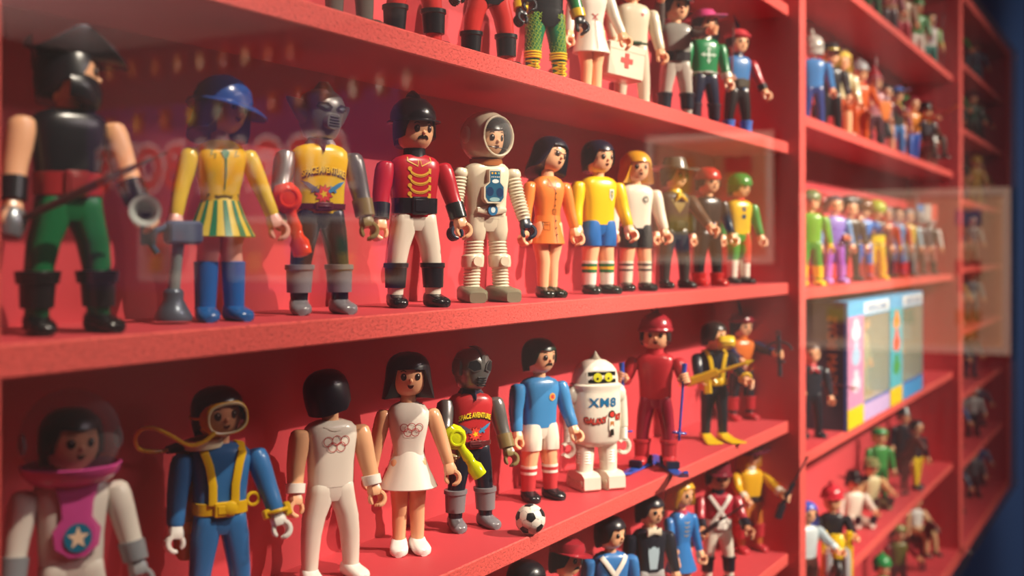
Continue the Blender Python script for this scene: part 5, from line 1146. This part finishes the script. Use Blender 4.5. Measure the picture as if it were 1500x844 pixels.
P = figure('gunslinger toy figure in yellow shirt and tall red boots', M, 1.0, top='#dca81c', sleeve='#dca81c', leg='#b86a2c', shoe='#b8303a', boots='#b8303a', bootz=30, bootr=7.6, cuff='#e8e0d0', cuffz=5, collar='#e8e0d0', hair='#c88a28', hs='long', yaw=20, hatk='wide', hatc='#6c2036', belt=('#2a1c20', 5, '#2a1c20'), armL=(34, 4, 30), armR=(52, 6, 10))
held(P, 1, rifle_mb(), 'toy_rifle', 'dark toy rifle pointing up right beside the divider', 'toy gun', mat('#2c2630', .35), off=(0, -3, 0), rot=(-60, 0, 70))
# ================================================================ middle bay: smaller in view, same kit
def mini(px, y, shelf, psi, label, sc=1.0, **kw):
    kw.setdefault('stance', 10); return figure(label, place(px, y, shelf, psi), sc, hi=False, **kw)
def cape(P, c):
    mb = MB(); S = [((0, 9, 88), (11, 0, 0), (0, 1, 0), 2), ((0, 12, 70), (15, 0, 0), (0, 1.2, 0), 2), ((0, 15, 45), (18, 0, 0), (0, 1.2, 0), 2), ((0, 17, 26), (20, 0, 0), (0, 1, 0), 2)]; loft(mb, list(reversed(S)), 12); P['B']('cape', mb, c)
E_ = SH2
S1, S2, S3, S4, S5 = SH2
BOT = ZB+.012
# --- top shelf of the middle bay
K = [
 (1252, dict(top='#d8cfc0', leg='#3a5a3a', shoe='#2a2420', hair='#2a2020'), 'toy figure legs in cream boots, first on the top shelf of middle bay', 22),
 (1277, dict(top='#1f7a3c', leg='#1a5c34', shoe='#5a3420', hair='#2a2a20', hatk='wide', hatc='#1f6a34'), 'toy figure all in deep green, second on the top shelf of middle bay', 20),
 (1302, dict(top='#8a2434', leg='#3a2430', shoe='#241c24', belt=('#8a6428', 5), hair='#3a2820'), 'toy figure in wine red top, third on the top shelf of middle bay', 30),
 (1322, dict(top='#a88a70', leg='#a83040', shoe='#28303c', hatk='feather', hatc='#2a5a34'), 'toy figure with green cap and red leggings, fourth on the top shelf', 24),
 (1343, dict(top='#3a8a48', leg='#dcd6cc', shoe='#d8d0c4', hatk='bandana', hatc='#2f7a3a', skin='#c88a68'), 'toy figure in green top and white trousers, fifth on the top shelf', 28),
 (1362, dict(top='#d8d4cc', sleeve='#8ac05a', leg='#2a7a70', shoe='#d8b030', cuff='#d8b030', hair='#2a2020'), 'toy figure in white and lime with yellow boots, last on top shelf', 30)]
for px, kw, lb, psi in K:
    P = mini(px, .036, S1, psi, lb, **kw)
    if 'fifth' in lb: held(P, 1, sword_mb(46), 'toy_sabre', 'pale blue toy sabre raised near the top right of the middle bay', 'toy sword', mat('#8a90c8'), rot=(-70, 0, 0), off=(0, -4, 0))
    if 'lime' in lb: held(P, 1, staff_mb(110), 'toy_spear', 'dark toy spear standing by the second divider, top shelf', 'toy spear', mat('#5a3440'))
# --- second shelf of the middle bay
P = mini(1191, .034, S2, 18, 'toy figure in silver helmet with blue arms, beside the first divider', top='#3a78b8', leg='#2a3a7a', shoe='#c8b0b4', hatk='knight', hatc='#a8a49c', hair=None, hs=None, armL=(20, 20, 10))
P = mini(1203, .052, S2, 18, 'toy figure in red coat behind the silver helmet one', top='#c8343c', leg='#b02834', shoe='#2a2024', hair='#c8323a', hs='afro', armR=(110, 20, 10), armL=(90, 10, 0))
P = mini(1217, .030, S2, 22, 'toy figure in black cloak and wide hat with yellow band, middle bay', top='#1e1a20', leg='#18161c', shoe='#18161c', hatk='cowboy', hatc='#1c1a1e', hair='#d8b84a', hs='long'); cape(P, '#17151a')
mb = MB(); zl(mb, [(109.6, 13, 13.4), (112.6, 12.6, 13)], 14); mb.xf(P['H']); P['B']('hat_band', mb, '#e0c028', P['hat'])
P = mini(1233, .028, S2, 30, 'blond toy figure in pale tunic with bare legs, middle bay', top='#d8c89c', sleeve='#d8c89c', shorts='#b8502a', leg='#b8502a', shoe='#d8c8b4', hair='#e0c050', hs='bob')
P = mini(1246, .044, S2, 26, 'toy figure in yellow scarf and crimson top, middle bay', top='#c83a3a', leg='#c8542c', shoe='#28202c', hair='#5a3428', armL=(40, 4, 20)); bandana(P, '#ecc830')
P = mini(1259, .032, S2, 30, 'toy figure in orange suit with grey steel helmet', top='#d8642a', leg='#d05a28', shoe='#8a8a8c', hatk='helmet', hatc='#a8a8ac', hair=None, hs=None, armR=(24, 6, 10))
held(P, 1, shield_mb(), 'toy_shield', 'small orange toy shield held by the steel helmet figure', 'toy shield', mat('#d8742c'), rot=(0, 0, 10))
P = mini(1281, .032, S2, 26, 'toy knight figure in pink tabard holding an upright sword', top='#cc8a94', sleeve='#b8848c', leg='#5a3440', shoe='#2a2026', hatk='cone', hatc='#c83a48', hair='#8a8a90', boots='#3a2a34', armL=(40, 2, 40))
held(P, -1, sword_mb(72), 'toy_sword', 'long grey toy sword upright in front of the pink tabard knight', 'toy sword', mat('#b0aeb0', .3, .3), rot=(-94, 0, 0), off=(0, -6, -18))
P = mini(1297, .040, S2, 20, 'toy figure in black skirt and maroon vest, middle bay', top='#7a2838', leg='#1c1a22', shoe='#1c1a22', skirt=('#1c1a22', 58, 30, 10, 14), hair='#2a2024', hs='short', armR=(40, 4, 30))
P = mini(1313, .032, S2, 30, 'toy figure in light blue trousers with blue and pink cap', top='#3a3a34', sleeve='#a83444', leg='#4a86cc', shoe='#2f8a4a', hatk='wide', hatc='#4a6cb8', hair='#3a2a20'); bandana(P, '#e8c838')
P = mini(1325, .046, S2, 30, 'toy figure with round green hat, middle bay second shelf', top='#3a5a8a', leg='#8a8a8c', shoe='#4a4a50', hatk='afro', hatc='#2a9a58', hair=None, hs=None)
P = mini(1337, .030, S2, 40, 'toy figure in orange apron and blue trousers, stepping forward', top='#e08a2c', sleeve='#c87030', leg='#3a66c0', shoe='#2f58b8', hair='#8a3040', armR=(78, 4, 4), walk=6)
held(P, 1, staff_mb(60), 'toy_club', 'orange brown toy stick raised by the orange apron figure', 'toy stick', mat('#b8682c'), rot=(60, 30, 0))
P = mini(1354, .036, S2, 26, 'toy figure in broad black hat and yellow scarf riding a brown horse', top='#3a3840', leg='#4a3a34', shoe='#28242a', hatk='cowboy', hatc='#1c1a20', hair='#2a2024', seated=True, stance=14); bandana(P, '#e0b83a')
P['root'].matrix_world = place(1356, .036, S2+.006, 40)
P = mini(1372, .046, S2, 40, 'toy figure in crimson shirt and grey cuffs by the second divider', top='#b83048', leg='#5a4a40', shoe='#c8b8a8', hair='#8a9aa4', hs='short')
def horse(label, px, y, shelf, rot, c, mane, sc=1.0):
    M = Matrix.Translation((at(px, y), y, Z0+shelf)) @ Matrix.Rotation(facecam(px)+math.radians(rot), 4, 'Z')
    r = empty('toy_horse', M); tag(r, label, 'toy horse'); s = .001*sc
    def b(nm, mb, cc): return build(nm, mb, mat(cc, .35), r, scale=s)
    mb = MB(); loft(mb, [((0, y_, z), (w_, 0, 0), (0, 0, h), 2.2) for y_, z, w_, h in ((32, 52, 1, 2), (30, 52, 7, 9), (20, 52, 10, 12), (2, 49, 10.5, 12), (-16, 51, 10, 13), (-25, 54, 7, 10), (-28, 56, 2, 4))], 14); b('body', mb, c)
    mb = MB(); tube(mb, [(0, -18, 54), (0, -27, 66), (0, -33, 80), (0, -37, 89)], [10, 8, 6, 5], 12, flat=.62, up=(1, 0, 0)); b('neck', mb, c)
    mb = MB(); tube(mb, [(0, -31, 91), (0, -38, 90), (0, -47, 82), (0, -52, 77), (0, -53, 76)], [4.6, 6, 4.6, 3.8, 2], 12, flat=.75, up=(1, 0, 0)); 
    for sd in (-1, 1): tube(mb, [(sd*3, -34, 93), (sd*3.6, -34.5, 99)], [1.6, .3], 6)
    b('head', mb, c)
    mb = MB(); tube(mb, [(0, -33, 97), (0, -26, 84), (0, -18, 70), (0, -12, 62)], [2, 3.4, 3.4, 2], 8, flat=.5, up=(1, 0, 0)); b('mane', mb, mane)
    mb = MB(); tube(mb, [(0, 29, 58), (0, 37, 54), (0, 40, 40), (0, 38, 26)], [2, 3.6, 3.8, 1], 8); b('tail', mb, mane)
    for sd in (-1, 1):
        mb = MB(); tube(mb, [(sd*6, -18, 50), (sd*6.4, -19, 32), (sd*6.5, -17.5, 26), (sd*6.5, -18, 8), (sd*6.5, -19, 5), (sd*6.5, -20, 0)], [5.6, 3.4, 3.4, 2.2, 3.0, 3.4], 10); b('leg', mb, c)
        mb = MB(); tube(mb, [(sd*6.4, 21, 50), (sd*7, 17, 36), (sd*7, 26, 26), (sd*7, 23, 8), (sd*7, 22, 5), (sd*7, 21, 0)], [7.6, 5, 3.2, 2.3, 3.0, 3.4], 10); b('leg', mb, c)
    mb = MB(); loft(mb, [((0, y_, 56), (w_, 0, 0), (0, 0, 8), 2.4) for y_, w_ in ((12, 9), (10, 11), (-6, 11), (-8, 9))], 12); b('saddle', mb, '#3a2a24')
    return r
horse('brown toy horse under the broad black hat rider', 1360, .036, S2, 30, '#6a4a34', '#2a1e1a', .80)
# --- third shelf of the middle bay
K = [
 (1187, .026, dict(top='#6aa82c', leg='#4a9a34', shoe='#ecc414', boots='#e8c018', glove='#e8c018', hair='#5a6a3a', hatk='bandana', hatc='#6a7a4a'), 'toy figure in green suit with bright yellow boots, middle bay', 20, None),
 (1201, .050, dict(top='#c04038', sleeve='#7ab0d8', leg='#3a7ab0', shoe='#a82a30', boots='#b83038', hatk='afro', hatc='#9a2028', armR=(30, 12, 30)), 'toy figure with round red hair and light blue sleeves, middle bay', 26, None),
 (1222, .030, dict(top='#8a78c8', sleeve='#5a88b8', leg='#9a5ac0', shoe='#b088d8', boots='#b070c8', hair='#5a4a54'), 'toy figure in lilac and purple suit, middle bay third shelf', 26, '#7a50a8'),
 (1245, .036, dict(top='#2c2a2a', leg='#2a2828', shoe='#242224', hatk='bicorn', hatc='#2a2a2c', hair='#2a2426'), 'toy figure in plain black suit and black hat, middle bay', 28, None),
 (1264, .030, dict(top='#3478c8', leg='#2f68c0', shoe='#b82a2e', boots='#c03030', hatk='afro', hatc='#6a4428', armL=(70, 0, 50), armR=(50, -4, 50), belt=('#d8a828', 3)), 'toy figure in blue suit with folded arms and red boots', 26, None),
 (1283, .028, dict(top='#282430', sleeve='#7a2428', leg='#e0b81c', shoe='#ecc018', boots='#e8bc18', hatk='afro', hatc='#a8b83a', armL=(50, 0, 40), belt=('#e8d020', 12)), 'toy figure with lime round hair and yellow boots, middle bay', 26, '#e0b420'),
 (1297, .046, dict(top='#c03a34', leg='#38303a', shoe='#2a262c', hair='#8a8a8c', glove='#e0b820'), 'toy figure in red top and black trousers behind the lime haired one', 26, None),
 (1313, .036, dict(top='#4a90cc', sleeve='#c8404c', leg='#3a74b8', shoe='#c82c38', boots='#c83440', hair='#4a3028'), 'toy figure in pale blue vest with red boots, middle bay', 28, None),
 (1329, .032, dict(top='#d0b040', sleeve='#9ac0d0', leg='#7a8488', shoe='#6a5a5a', hair='#8a8c90', armL=(40, 0, 30)), 'toy figure in mustard and pale blue with grey legs', 30, '#78a8c8')]
for px, y, kw, lb, psi, cp_ in K:
    P = mini(px, y, S3, psi, lb, **kw)
    if cp_: cape(P, cp_)
P = mini(1344, .046, S3, 26, 'grey armoured toy knight behind the flag bearer', top='#5a5660', leg='#5a4844', shoe='#4a3c3c', hatk='knight', hatc='#8a8a8c', hair=None, hs=None)
P = mini(1360, .034, S3, 26, 'toy knight flag bearer in black tabard and white cape', top='#28262a', sleeve='#d8d4d0', leg='#a86a64', shoe='#2a2628', boots='#2a2628', hatk='knight', hatc='#c8ccd0', hair=None, hs=None, collar='#e8e4e0', armL=(30, 14, 30)); cape(P, '#b8b8b8')
W = P['M'] @ Matrix.Translation((-.030, -.014, 0))
fl = empty('toy_flag', W); tag(fl, 'blue, white and red striped toy flag on tall grey pole', 'flag')
mb = MB(); tube(mb, [(0, 0, 0), (0, 0, 138)], 1.6, 8); lathe(mb, [(138, 1.4), (141, 2.6), (146, .3)], 8); build('flag_pole', mb, mat('#8a8488', .35), fl)
for i, c in enumerate(('#3a84cc', '#e8e4dc', '#d8402c')):
    mb = MB(); S = [((2+i*13+j*13/3, 1.6*math.sin((i*3+j)*.8), 116), (0, .5, 0), (0, 0, 16), 6) for j in range(4)]; loft(mb, S, 8); build('flag_stripe', mb, mat(c, .5), fl)
# --- fourth shelf of the middle bay
P = mini(1188, .026, S4, 22, 'toy figure in dark suit and red scarf right of the first divider', top='#242832', leg='#1e1c26', shoe='#1c1a22', hair='#4a3430', armL=(30, 4, 30)); bandana(P, '#c03038')
P = mini(1207, .034, S4, 26, 'toy figure in black suit and black hat before the dark box', top='#20222c', leg='#1c1c24', shoe='#18181e', hatk='bicorn', hatc='#20222a', hair='#2a2020', armL=(34, 2, 30), armR=(16, 8, 30))
held(P, -1, rifle_mb(), 'toy_rifle', 'dark red toy rifle held low in front of the dark box', 'toy gun', mat('#5a2430', .35), off=(0, -4, 0), rot=(12, 0, 70))
# boxes: local x right along the front, y into the shelf, z up
def mmbox(r, nm, x0, x1, y0, y1, z0, z1, c, rough=.35, par=None):
    mb = MB(); box(mb, x0, x1, y0, y1, z0, z1); return build(nm, mb, c if not isinstance(c, str) else mat(c, rough), par or r, smooth=False)
HB = 165
xb0 = at(1240, -.002); xb1 = at(1304, -.002); xb2 = at(1352, -.002)
def printtext(r, s_, size, x, z, y, c, sx=1, rotz=0, bold=.02):
    vs, fs = textmb(s_, size, bold); mb = MB(); mb.add([(x+(a*sx if not rotz else -b), y, z+(b if not rotz else a*sx)) for a, b in vs], fs); return build('lettering', mb, mat(c, .5), r)
# dark box whose left side faces the viewer
r = empty('toy_box', Matrix.Translation((xb0, -.002, Z0+S4))); tag(r, 'tall dark toy box with orange letters on its side, leftmost of three boxes', 'box', 'toy boxes')
mmbox(r, 'box_body', 0, 6, 0, 80, 0, HB, '#2a2f42'); 
vs, fs = textmb('AIRGAM BOYS', 17, .02); mb = MB(); mb.add([(-.3, 24-b, 90+a*1.05) for a, b in vs], [tuple(reversed(f)) for f in fs]); build('lettering', mb, mat('#b86a4a', .5), r)
mmbox(r, 'edge_stripe', -.3, 0, 0, 3, 0, HB, '#2f62b8')
def windowbox(x0, x1, label, stripe, seed):
    r = empty('toy_box', Matrix.Translation((x0, -.002, Z0+S4))); tag(r, label, 'box', 'toy boxes'); W_ = (x1-x0)*1000-2; fx = W_*.34
    mmbox(r, 'box_back', 0, W_, 50, 52, 0, HB, '#ecd098'); mmbox(r, 'side_wall', 0, 1.5, 0, 50, 0, HB, '#4a9ad0'); mmbox(r, 'side_wall', W_-1.5, W_, 0, 50, 0, HB, '#4aa0d8')
    mmbox(r, 'top_band', 0, W_, 0, 50, HB-22, HB, '#5ab4e8'); mmbox(r, 'bottom_band', 0, W_, 0, 50, 0, 24, '#3f9fe0' if seed else '#c8b0e0')
    mmbox(r, 'yellow_corner', 0, fx, -.6, 0, 0, 26, '#f0cc18'); p_ = mmbox(r, 'picture_panel', 0, fx, -.4, 2, 26, HB-20, stripe)
    mmbox(r, 'white_label', fx+4, W_-10, -.6, 0, HB-19, HB-4, '#f0f2f0')
    printtext(r, 'AIRGAM', 14, (fx+W_)/2-3, HB-17, -.9, '#4a8ac0', sx=(W_-fx-24)/62)
    mmbox(r, 'blue_rule', fx, W_, -.6, 0, 24, 27, '#3a64b8')
    R = random.Random(seed)
    # printed characters on the picture panel: plain toy men
    for k, (zc, h, cc) in enumerate(((124, 26, '#d8e4f0'), (92, 30, '#a8c4e0'), (56, 28, '#e8d0e0'))):
        cc = cc if not seed else ('#f0923a', '#e8502c', '#4a9a48')[k]
        mb = MB(); fan(mb, ell(fx*.5, zc, fx*.28, h*.42, 14), lambda x, z: (x, -.7, z)); fan(mb, ell(fx*.5, zc+h*.5, fx*.16, h*.18, 10), lambda x, z: (x, -.8, z)); build('printed_picture', mb, mat(cc, .5), r)
    g_ = MB(); box(g_, fx, W_-1.5, .2, .8, 27, HB-22); build('window', g_, clear('#f0ecd8', .03, .05, .25), r)
    return W_, fx
W1_, fx1 = windowbox(xb0+.006, xb1, 'pale blue windowed toy box with pink picture strip, middle of three', '#d890b8', 0)
W2_, fx2 = windowbox(xb1, xb2, 'bright blue windowed toy box with orange picture strip, rightmost of three', '#58b8c8', 1)
for x, c1, c2, lb in ((xb0+.006+(fx1+W1_)/2000-.018, '#e0cc8c', '#d8c484', 'cream toy figure packed inside the middle box'), (xb0+.006+(fx1+W1_)/2000+.030, '#a8b4a8', '#98a49c', 'grey toy figure packed inside the middle box'), (xb1+(fx2+W2_)/2000, '#dcc064', '#c0a060', 'yellow toy figure packed inside the rightmost box')):
    P = figure(lb, Matrix.Translation((x, .026, Z0+S4+.024)), .98, hi=False, top=c1, leg=c2, shoe='#8a7a5a', hair='#8a7a4a')
P = mini(1381, .030, S4, 26, 'toy figure in white coat raising a weapon, right of the boxes', top='#dcd4cc', sleeve='#d8ccc4', leg='#3a2030', shoe='#2a1c28', hair='#d8c8b8', armR=(80, 10, 30), armL=(40, 4, 40))
held(P, 1, rifle_mb(), 'toy_rifle', 'pale grey toy rifle raised by the white coat figure', 'toy gun', mat('#b0a8a4', .35), rot=(50, 0, -20))
# --- fifth shelf of the middle bay
P = mini(1181, .004, S5, 40, 'toy figure with long blue sleeve at the left end, fifth shelf', top='#c8d4d8', sleeve='#b8ccd4', leg='#6a3a34', shoe='#b83038', hair='#4a5ac0', hs='long', armR=(50, 6, 10))
def motorcycle(px, y, shelf, rot):
    M = Matrix.Translation((at(px, y), y, Z0+shelf)) @ Matrix.Rotation(facecam(px)+math.radians(rot), 4, 'Z'); r = empty('toy_motorcycle', M); tag(r, 'yellow toy motorcycle with black wheels facing the glass', 'toy motorcycle')
    for nm, y_ in (('front_wheel', -26), ('rear_wheel', 26)):
        mb = MB(); torus(mb, (0, y_, 15), 11, 4, 'x', 20, 8); w_ = build(nm, mb, mat('#1c1c22', .4), r)
        mb = MB(); tube(mb, [(-2, y_, 15), (2, y_, 15)], 8, 14); build('wheel_hub', mb, mat('#a8a8a8', .3, .5), w_)
    mb = MB(); loft(mb, [((0, y_, z), (w_, 0, 0), (0, 0, h), 3) for y_, z, w_, h in ((-20, 38, 5, 5), (-10, 38, 8, 8), (4, 36, 8, 7), (14, 34, 7, 4), (28, 36, 6, 3))], 12); build('tank_and_seat', mb, mat('#ecc414'), r)
    mb = MB(); loft(mb, [((0, -27+dy, z), (w_, 0, 0), (0, h, 0), 3) for dy, z, w_, h in ((0, 30, 6, 4), (0, 40, 8, 5), (2, 52, 9, 5), (4, 58, 7, 3))], 12); build('front_fairing', mb, mat('#f0cc18'), r)
    mb = MB()
    for sd in (-1, 1): tube(mb, [(sd*6, -26, 15), (sd*6, -20, 50)], 2.4, 8); tube(mb, [(sd*4, -19, 52), (sd*14, -14, 56), (sd*17, -9, 56)], 1.8, 8)
    build('fork', mb, mat('#e8c018'), r)
    for sd in (-1, 1):
        mb = MB(); box(mb, sd*15-4, sd*15+4, -26, -18, 6, 62, 2); build('leg_shield', mb, mat('#ecc414'), r)
    mb = MB(); loft(mb, [((0, y_, 22), (7, 0, 0), (0, 0, 8), 3) for y_ in (-10, 10)], 10); build('engine', mb, mat('#8a8a8c', .3, .5), r)
    return M
Mm = motorcycle(1221, .004, S5, 10)
P = figure('rider toy figure in red helmet seated on the yellow motorcycle', Mm @ Matrix.Translation((0, .010, -.012)), 1.0, hi=False, top='#28282e', leg='#b0b0b4', shoe='#a8242c', hatk='helmet', hatc='#c8283a', hair=None, hs=None, seated=True, armL=(50, 4, 20), armR=(50, 4, 20))
P = mini(1252, .034, S5, 40, 'seated toy figure in black hat with white trousers, fifth shelf', top='#e4dccc', sleeve='#ded4c8', leg='#e0d8cc', shoe='#1e1c28', hatk='cowboy', hatc='#201418', hair='#201c20', seated='floor', armR=(50, 4, 10)); P['root'].matrix_world = place(1250, .050, S5-.043, 24)
P = mini(1274, .034, S5, 30, 'toy figure in cream shirt and olive shorts sitting, fifth shelf', top='#d8d0a0', sleeve='#e0b484', leg='#7a6a50', shoe='#3a2a28', hatk='cap', hatc='#8a8a5a', hair='#4a3a2a', seated='floor', armR=(50, 4, 20)); P['root'].matrix_world = place(1276, .054, S5-.043, 26)
P = mini(1288, .050, S5, 30, 'toy figure in green with feathered hat behind the cream shirt one', top='#4a9a50', leg='#3a7a40', shoe='#3a2a24', hatk='feather', hatc='#3a9a58', hair='#e0c030')
horse('dark brown toy horse, left of the black cloaked rider', 1310, .040, S5, 60, '#6a2f2c', '#3a1c1e', 1.05)
P = mini(1330, .036, S5, 20, 'rider toy figure in black cloak on the dark brown horse', top='#23222e', leg='#201e28', shoe='#1c1a22', hatk='cone', hatc='#282634', hair='#282634'); cape(P, '#262434'); P['root'].matrix_world = place(1324, .056, S5+.004, 20)
P = mini(1342, .016, S5, 50, 'toy figure in bright yellow trousers by the cloaked rider', top='#3a2a30', leg='#ecc81c', shoe='#3a3a44', hair='#2a2024', walk=8)
horse('reddish brown toy horse nearest the second divider', 1362, .046, S5, 64, '#5a3436', '#2a1c20', 1.0)
P = mini(1374, .036, S5, 30, 'rider toy figure in cream coat on the reddish horse', top='#d8ccb4', sleeve='#dcd0b8', leg='#5a4a4c', shoe='#3a3038', hair='#d8ccb0', hatk='cap', hatc='#d0c4a8', seated=True, armL=(30, 10, 10), armR=(20, 10, 4)); P['root'].matrix_world = place(1367, .044, S5+.016, 50)
# --- floor of the middle bay
P = mini(1292, .010, BOT, 30, 'toy figure in round green cap and blue jacket, bottom of middle bay', top='#2f9a58', sleeve='#3a7aa8', leg='#3a4a5a', shoe='#2a2420', hatk='beanie', hatc='#1f8a48')
P = mini(1316, .030, BOT, 24, 'toy figure in olive and red with wide hat, bottom of middle bay', top='#6a6428', sleeve='#8a2430', leg='#5a2430', shoe='#2a2024', hatk='feather', hatc='#8a8a48', armR=(60, 4, 10))
horse('maroon toy horse on the floor of the middle bay', 1338, .040, BOT, 60, '#5a2630', '#3a1c24', .95)
P = mini(1350, .026, BOT, 34, 'rider toy figure in white shirt with bare legs, bottom bay', top='#d8d8d4', sleeve='#e0b488', leg='#e0b488', shoe='#5a3a34', hair='#8a8a60', seated=True, armR=(40, 4, 10)); P['root'].matrix_world = place(1341, .040, BOT+.014, 45)
P = mini(1372, .036, BOT, 30, 'blond toy figure in black coat by the second divider, bottom', top='#22222c', leg='#4a443c', shoe='#2a262c', hair='#dcc478', hs='long', belt=('#a8a8ac', 4), sc=1.08)
P = mini(1384, .050, BOT, 30, 'toy figure in dark brown hidden behind the blond one', top='#2a2024', leg='#3a3028', shoe='#1c1a1e', hair='#201a1c')
# ================================================================ right bay: far and blurred
FAR = [
 (0, [(1416, '#2a3448', '#3a3038', '#4a3a3a', None, 'navy'), (1432, '#2f8a3a', '#2f6a3a', '#2a2a24', 'wide', 'leaf green'), (1448, '#3a5a78', '#2a7a8a', '#2a2a34', None, 'teal')]),
 (1, [(1419, '#c86a3a', '#b85a34', '#c8a8a0', None, 'orange'), (1430, '#2a7a4a', '#3a5a44', '#2f6a4a', 'cone', 'emerald'), (1444, '#2a5a48', '#34443c', '#a84a78', 'wide', 'dark green'), (1456, '#2a4444', '#2c3434', '#28302c', None, 'slate')]),
 (2, [(1418, '#a83040', '#3a3a54', '#5a3a3a', 'knight', 'crimson'), (1431, '#4a4438', '#3c4050', '#2a2424', None, 'umber'), (1447, '#c8a048', '#b8903c', '#c0983c', 'afro', 'golden'), (1457, '#8a6a34', '#7a5a30', '#3a2a24', None, 'ochre')]),
 (3, [(1417, '#c8c8c0', '#3a4a6a', '#8a5a48', 'helmet', 'white'), (1430, '#8a6a5a', '#5a6a78', '#6a4a3a', 'cap', 'tan'), (1443, '#a8a098', '#8a5a4a', '#8a8a84', None, 'stone')]),
 (4, [(1417, '#5a7ac0', '#b88a58', '#8a6a3a', 'wide', 'cornflower'), (1431, '#c8a060', '#5a5a58', '#c8a04a', 'cap', 'amber'), (1443, '#7a8a8c', '#6a7070', '#6a6460', 'helmet', 'ash')]),
 (5, [(1417, '#2a6a44', '#2a3a7a', '#2a2a34', 'cap', 'forest green'), (1430, '#2a3a5a', '#3a5a4a', '#2a8a4a', 'beanie', 'denim'), (1441, '#3a2a34', '#2a2a44', '#3a3a3a', None, 'plum')]),
 (6, [(1417, '#2f6a78', '#4a8a78', '#2a3a4a', 'cap', 'petrol'), (1431, '#3a5a90', '#28303a', '#2a2a3a', None, 'cobalt'), (1444, '#a8a8a8', '#2a2a34', '#c8c4c0', 'afro', 'silver'), (1456, '#5a4a60', '#4a4450', '#7a6a7a', None, 'mauve')]),
 (7, [(1418, '#2a4ac0', '#5a4444', '#2a3ac0', 'kepi', 'royal blue'), (1432, '#3a4a6a', '#4a4a50', '#2a3a6a', 'cap', 'steel blue'), (1445, '#6a6a70', '#5a4a50', '#8a8a90', None, 'grey'), (1456, '#4a5a8a', '#3a3a4a', '#3a4a8a', 'beanie', 'periwinkle')])]
NM = ['top', 'second', 'third', 'fourth', 'fifth', 'sixth', 'seventh', 'bottom']
for i, row in FAR:
    zz = SH3[i] if i < 7 else BOT
    for j, (px, t_, l_, h_, hk, cn) in enumerate(row):
        X_ = 2.50+(px-1416)/41*.60; yy_ = .034+.010*(j % 2); pe = CXP+F*(X_*ST-(yy_+H0)*CT)/(X_*CT+(yy_+H0)*ST)
        mini(pe, yy_, zz, 24, '%s topped blurred toy figure, %s from left on %s shelf of right bay' % (cn, ['first', 'second', 'third', 'fourth'][j], NM[i]), top=t_, leg=l_, shoe='#2a2628', hair='#3a2c28', hatk=hk, hatc=h_, armR=(30 if j % 2 else 8, 8, 10), eyes=False)
